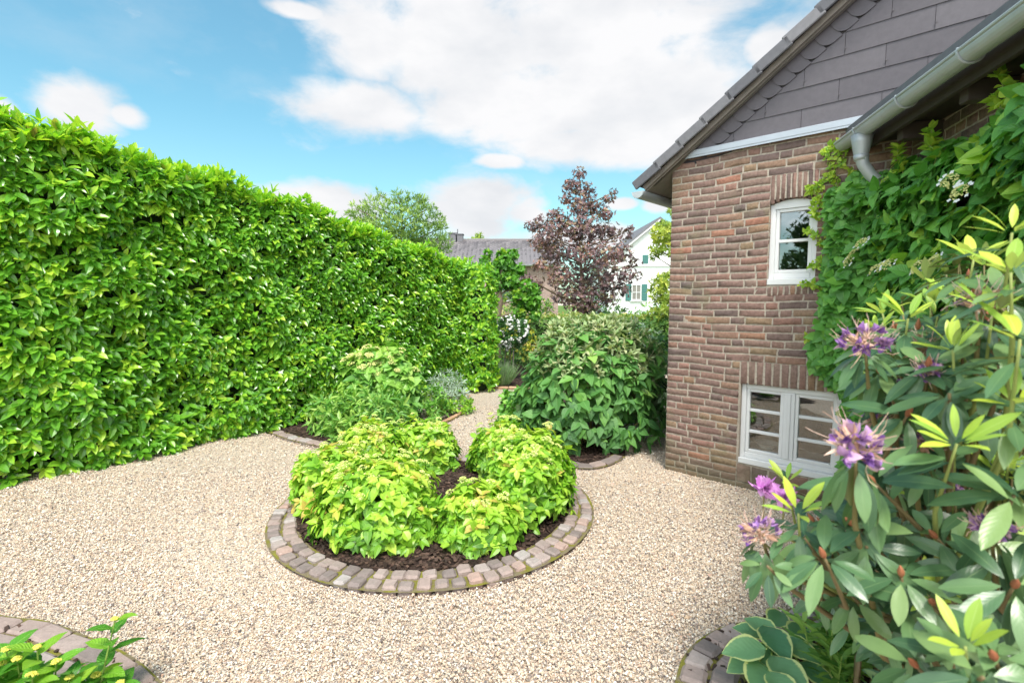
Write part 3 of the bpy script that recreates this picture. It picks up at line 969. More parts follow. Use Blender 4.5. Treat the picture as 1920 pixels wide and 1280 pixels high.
def brick_patch(mb_, PT, AX, s0, s1, z0, z1, rnd, depth=.03, nz_=.0011):
    """one rough brick between s0..s1 and z0..z1 of a wall frame, face about 6 mm proud"""
    be = .0035
    xs = np.array([0, be / 2, 0, 0, 0, 0, 0]);
    a = np.array([s0, s0 + .002, s0 + be * 1.6, s0 + (s1 - s0) * .35, s0 + (s1 - s0) * .68, s1 - be * 1.6, s1 - .002, s1])
    c = np.array([z0, z0 + .002, z0 + be * 1.4, (z0 + z1) / 2, z1 - be * 1.4, z1 - .002, z1])
    da = np.array([-depth, -.0025, 0, .0006, .0006, 0, -.0025, -depth]); dc = np.array([-depth, -.0025, 0, .0005, 0, -.0025, -depth])
    S_, Z_ = np.meshgrid(a, c); O_ = np.minimum(da[None], dc[:, None]) + .0035 + rng.uniform(-.0015, .0025) + rng.normal(0, nz_, S_.shape)
    O_[0] = O_[-1] = -depth; O_[:, 0] = O_[:, -1] = -depth
    S_ = S_ + rng.normal(0, .0018, S_.shape); Z_ = Z_ + rng.normal(0, .0013, S_.shape)
    Z_ = Z_ + .006 * np.sin(S_ * 4.1 + Z_ * 1.7) + .003 * np.sin(S_ * 11 + Z_ * 5)
    V = PT(0, 0) + S_[..., None] * AX[0] + Z_[..., None] * AX[2] - O_[..., None] * AX[1]
    i = np.arange(6)[:, None] * 8; j = np.arange(7)[None]
    mb_.add(V.reshape(-1, 3), [np.stack([i + j, i + j + 1, i + 8 + j + 1, i + 8 + j], -1).reshape(-1, 4)], rnd)


def lay(mb_, PT, AX, s_lo, s_hi, z_lo, z_hi, holes, row=ROW):
    z = z_lo; r = 0
    while z < z_hi - .02:
        z1 = min(z + row - .0085, z_hi)
        cuts = [(s_lo, s_hi)]
        for (h0, h1, hz0, hz1) in holes:
            if z1 > hz0 + .012 and z < hz1 - .012:
                nc = []
                for a, c in cuts:
                    if h0 > a: nc.append((a, min(c, h0)))
                    if h1 < c: nc.append((max(a, h1), c))
                cuts = [q for q in nc if q[1] - q[0] > .03]
        for a, c in cuts:
            s = a; first = True
            while s < c - .01:
                l = .212 if rng.uniform() < .66 else .102
                if first: l = (.212, .102, .155)[r % 3] if a == s_lo else rng.choice([.212, .102, .15])
                first = False
                e = min(s + l + rng.normal(0, .006), c)
                if c - e < .05: e = c
                brick_patch(mb_, PT, AX, s, e - (0 if e == c else .009), z, z1, rng.beta(1.5, 1.6) if rng.uniform() < .85 else rng.uniform(.8, 1))
                s = e
        z += row; r += 1


LINT_U = .225; LINT_L = .20; SILL_U = .085
holes = [(U0, U1, UZ0 - SILL_U, UZ1 + ARC + LINT_U), (L0, L1, 0.0, LZ1 + LINT_L), (U0 - .0, U1, UZ0, UZ1)]
wall_b = MB(); ax_w = WAX
WPT = lambda s, z: C0 + np.array([0, 0, 0])
lay(wall_b, WPT, WAX, 0.0, S_CORNER, -0.03, BAND, [(U0, U1, UZ0 - SILL_U, UZ1 + LINT_U + .01), (L0 - .015, L1 + .02, -1, LZ1 + LINT_L)])
# upper lintel: soldier course over a flat arch
n = 9; wd = (U1 - U0) / n
arc = lambda s: UZ1 + ARC * (1 - ((s - (U0 + U1) / 2) / ((U1 - U0) / 2)) ** 2) * 1.0
for k in range(n):
    s0 = U0 + k * wd
    brick_patch(wall_b, WPT, WAX, s0 + .004, s0 + wd - .006, arc(s0 + wd / 2) - .012, UZ1 + LINT_U + .0, rng.beta(1.3, 2), depth=.09)
for k in range(8):
    s0 = U0 + k * (U1 - U0) / 8
    brick_patch(wall_b, WPT, WAX, s0 + .005, s0 + (U1 - U0) / 8 - .005, UZ0 - SILL_U, UZ0 - .012, rng.beta(1.3, 2))
n = 12; wd = (L1 - L0 + .02) / n
for k in range(n):
    s0 = L0 - .01 + k * wd
    brick_patch(wall_b, WPT, WAX, s0 + .006, s0 + wd - .007, LZ1 - .004, LZ1 + LINT_L - .012, rng.uniform(.35, 1), depth=.09)
# base below the lower window
for z0, z1 in ((-.03, .03), (.04, LZ0 - .01)):
    s = L0 - .01
    while s < S_CORNER:
        e = min(s + rng.uniform(.12, .2), S_CORNER)
        brick_patch(wall_b, WPT, WAX, s, e - .01, z0, z1, rng.beta(1.3, 2.6), nz_=.003); s = e
wall_o = wall_b.build('wall', M['brick'], house, smooth=True)
# mortar backing round the openings, with reveals
mort = MB()
ss = [0, L0, U0, U1, L1, S_CORNER] if U1 < L1 else [0, L0, U0, L1, U1, S_CORNER]
ss = sorted(set([0.0, U0, U1, L0, L1, S_CORNER]))
zs = sorted(set([-.05, LZ0, LZ1, UZ0, UZ1 + ARC, BAND + .02]))
for a in range(len(ss) - 1):
    for c in range(len(zs) - 1):
        sm, zm = (ss[a] + ss[a + 1]) / 2, (zs[c] + zs[c + 1]) / 2
        if (U0 < sm < U1 and UZ0 < zm < UZ1 + ARC) or (L0 < sm < L1 and LZ0 < zm < LZ1): continue
        mort.add([WP(ss[a], zs[c], 0), WP(ss[a + 1], zs[c], 0), WP(ss[a + 1], zs[c + 1], 0), WP(ss[a], zs[c + 1], 0)], [[[0, 1, 2, 3]]])
for (a, c, z0, z1) in ((U0, U1, UZ0, UZ1 + ARC), (L0, L1, LZ0, LZ1)):
    for p, q in (((a, z0), (a, z1)), ((a, z1), (c, z1)), ((c, z1), (c, z0)), ((c, z0), (a, z0))):
        mort.add([WP(*p, 0), WP(*q, 0), WP(*q, -.16), WP(*p, -.16)], [[[0, 1, 2, 3]]])
mort.build('mortar', M['mortar'], wall_o)
# hidden side of the gable corner and the wing wall
side = MB()
SAX = np.array([-WN, -(-WS), ZU])
lay(side, lambda s, z: C0, np.array([-WN, WS, ZU]), 0.012, 2.4, -.03, BAND, [])
side.add([WP(0.004, -.05, 0), WP(0.004, -.05, -8), WP(0.004, BAND, -8), WP(0.004, BAND, 0)], [[[0, 1, 2, 3]]], .3)
side.build('side_wall', M['brick'], house, smooth=True)
wing = MB()
VAX = np.array([GD, -GN, ZU])
lay(wing, lambda s, z: VC, VAX, 0.01, 4.6, -.03, GUT_Z + .12, [], row=.0635)
wing_o = wing.build('wing_wall', M['brick'], house, smooth=True)
b = MB()
b.add([VP(0, -.05, 0), VP(4.9, -.05, 0), VP(4.9, GUT_Z + .3, 0), VP(0, GUT_Z + .3, 0)], [[[0, 1, 2, 3]]])
b.build('mortar', M['mortar'], wing_o)

# windows
def window(s0, s1, z0, z1, arch, mull, bars, label=None):
    fw = .040; rec = -.028
    f = MB()
    def bx(a, c, e, g, o0, o1, bev=.004):
        f.box(WP((a + c) / 2, (e + g) / 2, (o0 + o1) / 2), (c - a, abs(o1 - o0), g - e), WAX, .5, bev)
    bx(s0, s0 + fw, z0 + .05, z1, rec - .06, rec)
    bx(s1 - fw, s1, z0 + .05, z1, rec - .06, rec)
    if arch:
        n = 10; top = [(s0 + (s1 - s0) * k / n) for k in range(n + 1)]
        A = lambda s: z1 + arch * (1 - ((s - (s0 + s1) / 2) / ((s1 - s0) / 2)) ** 2)
        poly = [WP(s, A(s), rec - .002) for s in top] + [WP(s1 - .001, z1 - .035, rec - .002), WP(s0 + .001, z1 - .035, rec - .002)]
        f.prism(poly, -WN * .058)
    else:
        bx(s0 + fw, s1 - fw, z1 - .05, z1 - .001, rec - .058, rec - .002)
    bx(s0 + .001, s1 - .001, z0 + .002, z0 + .05, rec - .06, rec + .035)          # outer sill board
    bx(s0 + fw, s1 - fw, z0 + .0505, z0 + .095, rec - .055, rec - .004)
    ztop = z1 - .036 if arch else z1 - .051
    zb = z0 + .096
    mid = []
    if mull:
        m = (s0 + s1) / 2
        bx(m - .042, m + .042, zb, ztop, rec - .05, rec - .003)
        bx(m - .012, m + .012, zb + .01, ztop - .01, rec - .003, rec + .006, .002)
        mid = [(s0 + fw, m - .042), (m + .042, s1 - fw)]
    else:
        mid = [(s0 + fw, s1 - fw)]
    wo = f.build('window', M['white_paint'], house)
    if label: wo['label'] = label
    sash = MB(); bar = MB(); gl = MB()
    for a, c in mid:
        r = .026
        for (p, q, e, g) in ((a, a + r, zb, ztop), (c - r, c, zb, ztop), (a + r, c - r, zb, zb + r), (a + r, c - r, ztop - r, ztop)):
            sash.box(WP((p + q) / 2, (e + g) / 2, rec - .03), (q - p, .036, g - e), WAX, .6, .003)
        for k in range(1, bars + 1):
            z = zb + (ztop - zb) * k / (bars + 1)
            bar = MB(); bar.box(WP((a + c) / 2, z, rec - .031), (c - a - 2 * r, .030, .024), WAX, .6, .003); bar.build('glazing_bar', M['white_paint'], wo)
        for k in range(bars + 1):
            e = zb + (ztop - zb) * k / (bars + 1); g = zb + (ztop - zb) * (k + 1) / (bars + 1)
            tl = rng.normal(0, .0002, 4)
            gl = MB(); gl.add([WP(a + .02, e, rec - .034 + tl[0]), WP(c - .02, e, rec - .034 + tl[1]), WP(c - .02, g, rec - .034 + tl[2]), WP(a + .02, g, rec - .034 + tl[3])], [[[0, 1, 2, 3]]]); gl.build('pane', M['glass'], wo)
    sash.build('sash', M['white_paint'], wo)
    return wo


window(U0, U1, UZ0, UZ1, ARC - .008, False, 1, 'arched upper window partly overgrown by the climber')
window(L0, L1, LZ0, LZ1, 0, True, 2, 'wide lower window of six panes just above the gravel')
# room behind the windows
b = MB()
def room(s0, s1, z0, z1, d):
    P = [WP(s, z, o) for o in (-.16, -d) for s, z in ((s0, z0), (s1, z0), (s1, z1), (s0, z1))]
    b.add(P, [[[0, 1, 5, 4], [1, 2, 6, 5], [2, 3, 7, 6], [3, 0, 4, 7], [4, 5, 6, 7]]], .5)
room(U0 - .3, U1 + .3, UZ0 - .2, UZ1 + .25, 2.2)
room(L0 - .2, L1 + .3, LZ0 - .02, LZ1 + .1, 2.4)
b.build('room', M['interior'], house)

# gable cladding
PITCH_R = None
v0 = wall_pt(1262, 290); v1 = wall_pt(1568, 0)
slope = (v1[1] - v0[1]) / (v1[0] - v0[0])
PR = math.atan(slope)
print('roof pitch', math.degrees(PR), v0, v1)
EAVE_S = -.31
APEX_S = 5.2
zverge = lambda s: v0[1] + slope * (s - v0[0])           # top edge of the tiles along the verge
ca, sa = math.cos(PR), math.sin(PR)
VD = unit(WS * ca + ZU * sa)                               # up the verge
VNn = unit(-WS * sa + ZU * ca)                             # square to the roof
zclad = lambda s: zverge(s) - .15                          # cladding stops below the verge board
CZ0 = BAND + .035
b = MB()
# scalloped border following the verge
BW = .125
step = .118
def clip(poly, a, bb, c):
    """keep the part where a*s + b*z <= c"""
    out = []
    for k in range(len(poly)):
        p, q = poly[k], poly[(k + 1) % len(poly)]
        dp, dq = a * p[0] + bb * p[1] - c, a * q[0] + bb * q[1] - c
        if dp <= 0: out.append(p)
        if (dp < 0 < dq) or (dq < 0 < dp):
            t = dp / (dp - dq); out.append((p[0] + (q[0] - p[0]) * t, p[1] + (q[1] - p[1]) * t))
    return out
# line of the border's lower edge: z = zclad(s) - BW/ca
zb_off = BW / ca
c_line = v0[1] - slope * v0[0] - .15
row_h = .158; z = CZ0; r = 0
while z < 6.2:
    s = (-.2 if r % 2 else -.45) + rng.uniform(-.03, .03)
    while s < 9:
        wd = .50
        poly = [(s, z), (s + wd - .003, z), (s + wd - .003, z + row_h + .02), (s, z + row_h + .02)]
        poly = clip(poly, -slope, 1, c_line - zb_off)
        poly = clip(poly, slope, 1, c_line + 2 * slope * APEX_S)
        if len(poly) > 2:
            base = [WP(q[0], q[1], .016 - .006 * (q[1] - z) / row_h) for q in poly]
            b.prism(base, -WN * .006, rng.uniform())
            if rng.uniform() < .75:
                zc = min(z + .02, 9)
                if slope * (-s) + z + .04 < c_line - zb_off:
                    b.box(WP(s + .005, z + .045, .024), (.009, .004, .009), WAX, 1.6)
        s += wd
    z += row_h; r += 1
# border slates with rounded feet
t = 0.0
P0 = np.array([-.25, c_line + slope * -.25])
while t < 8.5:
    a0 = P0 + np.array([ca, sa]) * t
    nrm2 = np.array([sa, -ca])                              # square to the verge, downwards into the gable
    pts = [a0, a0 + np.array([ca, sa]) * step * 1.1, a0 + np.array([ca, sa]) * step * 1.1 + nrm2 * BW * 1.02]
    for k in range(7):
        ang = k / 6 * math.pi / 2
        pts.append(a0 + np.array([ca, sa]) * (step * .62 * (1 - math.sin(ang))) + nrm2 * BW * (1.02 - .62 * (1 - math.cos(ang))))
    poly = clip([tuple(p) for p in pts], 0, -1, -(CZ0))
    if len(poly) > 2:
        base = [WP(q[0], q[1], .027 - .006 * (((np.array(q) - a0) @ np.array([ca, sa])) / step)) for q in poly]
        b.prism(base, -WN * .006, rng.uniform(.3, .9))
    t += step
clad = b.build('gable_cladding', M['slate'], house)
b = MB()
b.add([WP(0, BAND, .003), WP(9, BAND, .003), WP(9, 4, .003), WP(APEX_S, zclad(APEX_S), .003), WP(0, zclad(0), .003)], [[[0, 1, 2, 3, 4]]], 0)
b.build('backing_board', M['slate'], clad)
b = MB()
b.box(WP(S_CORNER / 2 + .35, BAND + .022, .022), (S_CORNER + .72, .048, .05), WAX, .5, .004)
b.box(WP(S_CORNER / 2 + .35, BAND - .008, .040), (S_CORNER + .72, .006, .018), WAX, .5)
b.build('flashing', M['lead'], house)

# roof: verge tiles, boards, slab, eave
RAX = np.array([VD, -WN, VNn])
b = MB()
t = 0.0; tl = .252
e0 = WP(EAVE_S, zverge(EAVE_S), 0)
k = 0
while t < 8.2:
    for o, wdt in ((.045, .25), ) + tuple((-.20 - .24 * q, .235) for q in range(7)):
        c = e0 + VD * (t + tl / 2) + WN * (o) + VNn * (-.024)
        ax = np.array([unit(VD - VNn * .05), -WN, unit(VNn + VD * .05)])
        b.box(c, (tl + .035, wdt, .030 if o < 0 else .034), ax, rng.uniform(), .007)
    # verge tile's turned down flank
    c = e0 + VD * (t + tl / 2) + WN * .160 + VNn * (-.052)
    b.box(c, (tl + .035, .022, .085), np.array([unit(VD - VNn * .05), -WN, unit(VNn + VD * .05)]), rng.uniform(), .006)
    t += tl
roof_o = b.build('roof', M['roof_tile'], house)
b = MB()
full = 8.2
b.box(e0 + VD * (full / 2 + .03) + WN * .10 - VNn * .100, (full, .028, .05), RAX, .5, .003)
b.box(e0 + VD * (full / 2 + .1) + WN * .062 - VNn * .118, (full, .045, .03), RAX, .2, .003)
b.build('verge_board', M['timber'], roof_o)
b = MB()
# slab under the tiles back along the house and the far slope
for (o0, o1) in ((-.02, -9.0),):
    A_ = e0 - VNn * .10
    B_ = WP(APEX_S, zverge(APEX_S), 0) - VNn * .10
    C_ = WP(2 * APEX_S - EAVE_S, zverge(EAVE_S), 0) - ZU * .10
    for p, q in ((A_, B_), (B_ - ZU * .02, C_)):
        b.prism([p + WN * o0, q + WN * o0, q + WN * o1, p + WN * o1], ZU * .05, .4)
b.build('roof_slab', M['roof_tile'], roof_o)
b = MB()
# soffit boards and eave gutter of the low side
sof = e0 - VNn * .115
b.prism([sof + WN * .085, sof + WN * -8, sof + VD * .46 + WN * -8, sof + VD * .46 + WN * .085], -VNn * .018, .9)
b.prism([sof + WN * .075 - VD * .01, sof + WN * -8 - VD * .01, sof + WN * -8 - VD * .01 - ZU * .05, sof + WN * .075 - VD * .01 - ZU * .05], WS * .02, .9)
b.build('soffit', M['timber'], roof_o)


def half_gutter(mb_, p0, d, length, r, outn, rnd=.5):
    """half round trough; d = direction, outn = outward horizontal"""
    n = 12; prof = []
    for k in range(n + 1):
        a = math.pi + math.pi * k / n
        prof.append(outn * math.cos(a) * -r + ZU * math.sin(a) * r)
    prof = np.array(prof)
    inner = prof * .95
    loop = np.concatenate([prof, inner[::-1]])
    V = np.concatenate([p0 + loop, p0 + d * length + loop]); m = len(loop)
    j = np.arange(m); k2 = (j + 1) % m
    mb_.add(V, [np.stack([j, k2, k2 + m, j + m], -1)], rnd)
    for q in range(n):
        for base in (0, m):
            a = np.array([q, q + 1, m - 2 - q, m - 1 - q]) + base + 0
            mb_.F.append(np.array([a]) + mb_.n - 2 * m)


b = MB()
half_gutter(b, e0 - VNn * .12 - WS * .02 + WN * .16, -WN, 8.0, .062, -WS)
b.prism([e0 - VNn * .12 - WS * .02 + WN * .162 + x for x in [WS * math.cos(a) * .06 + ZU * math.sin(a) * .06 for a in np.linspace(math.pi, 2 * math.pi, 10)]], WN * .003)
b.build('gutter', M['zinc'], roof_o)

# wing gutter with brackets, downpipe and dark eave
GR = .053
g0 = VC + GN * OVER + ZU * (GUT_Z - 0.0)
# start of the gutter at the gable wall
start = -((g0 - C0) @ WN) / (GD @ WN)
g0 = g0 + GD * (start + .03)
GL = 4.4
b = MB()
half_gutter(b, g0, GD, GL, GR, GN)
b.tube([g0 + GN * GR * 1.0 + ZU * .003, g0 + GN * GR + GD * GL + ZU * .003], .009, 8)
b.prism([g0 + x for x in [GN * math.cos(a) * GR + ZU * math.sin(a) * GR for a in np.linspace(math.pi, 2 * math.pi, 12)]], GD * .003)
wg = b.build('wing_gutter', M['zinc'], house, smooth=False)
b = MB()
for k in range(8):
    s = .32 + k * .55
    pts = [g0 + GD * s + GN * math.cos(a) * (GR + .004) + ZU * math.sin(a) * (GR + .004) for a in np.linspace(math.pi - .1, 2 * math.pi + .25, 16)]
    b = MB(); b.tube(pts, .0065, 6, .2); b.build('bracket', M['zinc'], wg)
b = MB()
dp = g0 + GD * .32 - ZU * (GR - .015)
ring_ = lambda r, z, c: [(c + np.array([math.cos(a) * r, math.sin(a) * r, z])) for a in np.linspace(0, 2 * math.pi, 16, endpoint=False)]
inw = -GN
path = [dp, dp - ZU * .05, dp - ZU * .13, dp - ZU * .19 + inw * .015, dp - ZU * .26 + inw * .06, dp - ZU * .34 + inw * .14, dp - ZU * .42 + inw * .22, dp - ZU * .5 + inw * .26, dp - ZU * .62 + inw * .27, dp - ZU * 2.5 + inw * .27]
b.tube(path, [.066, .058, .042, .036, .036, .036, .036, .036, .036, .036], 16)
b.tube([dp - ZU * .13, dp - ZU * .165], [.046, .039], 16)
b.build('downpipe', M['zinc'], house, smooth=True)
b = MB()
gtop = g0 + ZU * .02
RW = -GN                                                  # up the wing roof
b.prism([g0 + GN * -.02 + ZU * .05 - GD * .25, g0 + GN * -.02 + ZU * .05 + GD * (GL + .3), g0 - GN * 3.5 + ZU * (.05 + 3.5 * .6) + GD * (GL + .3), g0 - GN * 3.5 + ZU * (.05 + 3.5 * .6) - GD * .25], ZU * .06, .4)
b.build('wing_roof', M['roof_tile'], house)
b = MB()
b.prism([g0 - GN * .085 - ZU * .09, g0 - GN * .085 - ZU * .09 + GD * GL, g0 - GN * .085 + ZU * .05 + GD * GL, g0 - GN * .085 + ZU * .05], -GN * .025, .3)
b.prism([g0 - GN * .11 - ZU * .03 , g0 - GN * .11 - ZU * .03 + GD * GL, g0 - GN * (OVER + .02) - ZU * .03 + GD * GL, g0 - GN * (OVER + .02) - ZU * .03], ZU * .02, .1)
for k in range(7):
    c = g0 + GD * (.5 + k * .62) - GN * (OVER / 2 + .08) - ZU * .085
    b.box(c, (.07, .24, .10), np.array([GD, GN, ZU]), .8, .003)
b.build('wing_eave', M['dark_timber'], house)

# bowl on the sill inside the lower window
bs = L0 + (L1 - L0) * .24
c = WP(bs, LZ0 + .121, -.17)
b = MB()
b.lathe([(1.05 * r_, .62 * z_) for r_, z_ in ((.0, .002), (.045, 0), (.048, .01), (.072, .05), (.092, .078), (.096, .082), (.092, .084), (.066, .05), (.04, .014), (0, .012))], c, 24)
tag(b.build('bowl', M['ceramic'], smooth=True), 'small white bowl standing on the sill behind the lower window', 'bowl')
b = MB()
b.prism([WP(L0, LZ0 + .092, -.10), WP(L1, LZ0 + .092, -.10), WP(L1, LZ0 + .092, -.32), WP(L0, LZ0 + .092, -.32)], ZU * .027, .5)
b.build('window_board', M['white_paint'], house)


# ================================================================== PLANTS
def fill(mb_, P, A, k, spread, L, W, tm, rnd_lo, rnd_hi, curl=.2, jit=.25, ljit=.18, down=0.0, tipcol=None):
    B, D, N = whorl_leaves(P, A, k, spread, jit)
    n = len(B)
    D = D - down * ZU * rng.uniform(.3, 1, (n, 1))
    l = L * rng.normal(1, ljit, n).clip(.5, 1.6)
    r = rng.uniform(rnd_lo, rnd_hi, n)
    if tipcol is not None: r = np.repeat(tipcol, k) + rng.normal(0, .08, n)
    mb_.leaves(B, D, N, l, l * W * rng.normal(1, .1, n), tm, r.clip(0, 1), curl * rng.uniform(.2, 1.6, n))


# ---- tall laurel hedge
HL = [np.array([-8.4, -1.2])] + [np.array([p[0], p[1]]) for p in hedge_line]
HH = [3.25, 3.12, 3.05, 2.93, 2.82, 2.42, 2.18]
seg = np.linalg.norm(np.diff(np.array(HL), axis=0), axis=1); hc = np.concatenate([[0], np.cumsum(seg)])
HLa = np.array(HL); HHa = np.array(HH)
print('hedge', HLa, hc)


def hpos(s):
    x = np.interp(s, hc, HLa[:, 0]); y = np.interp(s, hc, HLa[:, 1]); h = np.interp(s, hc, HHa)
    e = .15
    tx = np.interp(s + e, hc, HLa[:, 0]) - np.interp(s - e, hc, HLa[:, 0]); ty = np.interp(s + e, hc, HLa[:, 1]) - np.interp(s - e, hc, HLa[:, 1])
    t = unit(np.stack([tx, ty, 0 * tx], -1))
    return np.stack([x, y], -1), t, h


hedge = thing('laurel_hedge', (HLa[3][0], HLa[3][1], 0), 'tall glossy cherry laurel hedge along the left side of the garden', 'hedge')
HT = .9
hb = MB()
# dark twiggy core
sv = np.linspace(0, hc[-1], 60)
p, t, h = hpos(sv); nrm = np.stack([t[:, 1], -t[:, 0], 0 * t[:, 0]], -1)      # towards the path
V = []
for k in range(len(sv)):
    lean = .16
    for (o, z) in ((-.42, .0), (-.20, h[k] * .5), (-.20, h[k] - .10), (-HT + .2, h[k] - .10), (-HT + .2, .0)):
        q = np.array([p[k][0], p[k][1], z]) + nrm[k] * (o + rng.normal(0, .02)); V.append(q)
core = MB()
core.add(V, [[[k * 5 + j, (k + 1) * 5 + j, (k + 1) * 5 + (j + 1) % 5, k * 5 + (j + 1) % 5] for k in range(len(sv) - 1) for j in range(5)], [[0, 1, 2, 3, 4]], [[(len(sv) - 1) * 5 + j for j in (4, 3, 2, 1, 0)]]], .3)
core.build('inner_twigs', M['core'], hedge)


def hedge_face(n, s0, s1, kind):
    s = rng.uniform(s0, s1, n)
    p, t, h = hpos(s); nr = np.stack([t[:, 1], -t[:, 0], 0 * t[:, 0]], -1)
    if kind == 'face':
        z = rng.uniform(.012, 1.01, n) * h
        o = -rng.beta(1.2, 3.0, n) * .24 + .045 * np.sin(s * 5 + z * 4) + .03 * np.sin(z * 7 - s * 3)
        o = o - .09 * np.clip(z / h - .93, 0, 1) * 14 * .5
        A = nr * 1.0 + ZU * rng.normal(-.05, .35, (n, 1)) + t * rng.normal(-.1, .4, (n, 1))
    elif kind == 'top':
        z = h + rng.normal(-.04, .05, n) + .04 * np.sin(s * 6)
        o = -rng.uniform(0, HT, n) ** 1.3
        A = ZU + nr * rng.normal(.25, .4, (n, 1)) + t * rng.normal(0, .35, (n, 1))
    P = np.stack([p[:, 0], p[:, 1], z], -1) + nr * o[:, None]
    return P, unit(A), o, z / h, nr


for (s0, s1, dens, L) in ((0, hc[1] - .3, 150, .12), (hc[1] - .3, hc[3], 300, .112), (hc[3], hc[4], 320, .104), (hc[4], hc[-1], 330, .092)):
    n = int((s1 - s0) * 3.0 * dens)
    P, A, o, zr, nr = hedge_face(n, s0, s1, 'face')
    B, D, N = whorl_leaves(P, A, 5, .62, .22)
    m = len(B)
    D = D + np.repeat(nr, 5, 0) * .25 - ZU * rng.uniform(.0, .75, (m, 1))
    N = N * .4 + ZU * .75 + np.repeat(nr, 5, 0) * .45
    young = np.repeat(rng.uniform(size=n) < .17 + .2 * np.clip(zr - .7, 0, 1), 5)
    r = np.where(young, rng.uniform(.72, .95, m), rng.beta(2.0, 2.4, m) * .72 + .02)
    l = L * rng.normal(1, .2, m).clip(.5, 1.5)
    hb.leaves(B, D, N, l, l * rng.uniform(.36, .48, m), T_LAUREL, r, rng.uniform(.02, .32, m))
    n = int((s1 - s0) * dens * .95)
    P, A, o, zr, nr = hedge_face(n, s0, s1, 'top')
    tallsh = rng.uniform(size=n) < .10
    P[:, 2] += np.where(tallsh, rng.uniform(.03, .09, n), 0)
    B, D, N = whorl_leaves(P, A, 6, .38, .2)
    m = len(B)
    l = L * rng.normal(.95, .2, m).clip(.5, 1.5)
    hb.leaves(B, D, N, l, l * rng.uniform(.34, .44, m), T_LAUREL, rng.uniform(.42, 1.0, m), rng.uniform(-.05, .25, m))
# far end of the hedge turns the corner
n = 520
h = 2.18
P = np.stack([HLa[-1][0] + rng.normal(0, .03, n), HLa[-1][1] + rng.uniform(0, .9, n), rng.uniform(.05, h, n)], -1)
fill(hb, P, np.array([1.0, -.1, .1]) + rng.normal(0, .3, (n, 3)), 5, .6, .10, .42, T_LAUREL, .05, .85, .2)
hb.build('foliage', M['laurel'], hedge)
# the last laurel stands a little forward as a column of its own
col_l = thing('laurel_shrub', (-.55, 8.85, 0), 'upright laurel standing forward at the far end of the tall hedge', 'shrub')
b = MB()
cc = np.array([-.62, 8.95]); n = 900
a = rng.uniform(0, 6.28, n); zz = rng.uniform(.05, 2.2, n); rad = .30 * (1 - .25 * (zz / 2.2) ** 3) + rng.normal(0, .03, n)
P = np.stack([cc[0] + rad * np.cos(a), cc[1] + rad * np.sin(a), zz], -1)
fill(b, P, np.stack([np.cos(a), np.sin(a), .2 + 0 * a], -1) + rng.normal(0, .25, (n, 3)), 5, .6, .095, .42, T_LAUREL, .08, .9, .2, down=.25)
b.build('foliage', M['laurel'], col_l)
b = MB(); b.tube([[cc[0], cc[1], 0], [cc[0], cc[1], 2.0]], [.16, .1], 8, .3); b.build('stem', M['core'], col_l)


# ---- domed shrubs
def dome(c, rx, ry, h, n, low=.12, fillr=.35):
    """shoot tips over and inside a dome; returns points, outward axes and 0..1 height"""
    u = rng.uniform(0, 1, n); a = rng.uniform(0, 2 * np.pi, n)
    el = np.arcsin(u ** .8 * (1 - low) + low - .0)
    r = 1 - rng.beta(1, 3.2, n) * fillr
    wob = 1 + .10 * np.sin(a * 3 + c[0] * 9) + .07 * np.sin(a * 7 + c[1] * 5)
    e = np.stack([np.cos(el) ** .55 * np.cos(a), np.cos(el) ** .55 * np.sin(a), np.sin(el)], -1)
    P = np.stack([c[0] + rx * wob * r * e[:, 0], c[1] + ry * wob * r * e[:, 1], h * (e[:, 2] * r) + rng.normal(0, .02, n)], -1)
    P[:, 2] = np.maximum(P[:, 2], .05)
    A = unit(np.stack([e[:, 0] / rx, e[:, 1] / ry, e[:, 2] / h * 1.4], -1) + np.array([0, 0, .8]) + rng.normal(0, .25, (n, 3)))
    return P, A, P[:, 2] / h


def stems(mb_, c, tips, r0=.006, r1=.003, spread=.25, rnd=.5, n=5):
    for p in tips:
        b0 = np.array([c[0] + (p[0] - c[0]) * spread * rng.uniform(.4, 1), c[1] + (p[1] - c[1]) * spread * rng.uniform(.4, 1), 0.0])
        m_ = b0 * .45 + p * .55 + np.array([0, 0, -.04])
        mb_.tube([b0, b0 * .75 + m_ * .25 + (p - b0) * .05, m_, p * .8 + m_ * .2, p], np.linspace(r0, r1, 5), n, rng.uniform(.2, rnd + .3), cap=False)


def florets(mb_, P, A, R_, k, size, dome_=.45):
    """flat topped flower heads: many small four sided florets on a shallow dome"""
    n = len(P); A = unit(A)
    ref = rand_dirs(n); X = unit(np.cross(A, ref)); Y = np.cross(A, X)
    rr = np.sqrt(rng.uniform(0, 1, (n, k))); a = rng.uniform(0, 6.28, (n, k))
    Rr = np.broadcast_to(R_, (n,))[:, None]
    C = P[:, None] + (rr * Rr * np.cos(a))[..., None] * X[:, None] + (rr * Rr * np.sin(a))[..., None] * Y[:, None] + ((1 - rr ** 2) * Rr * dome_)[..., None] * A[:, None]
    C = C.reshape(-1, 3); m = len(C)
    S = np.full((m, 3), size) * rng.uniform(.7, 1.3, (m, 1)) * np.array([1, 1, .7])
    blobs(mb_, C, S, OCT, rng.uniform(size=m))


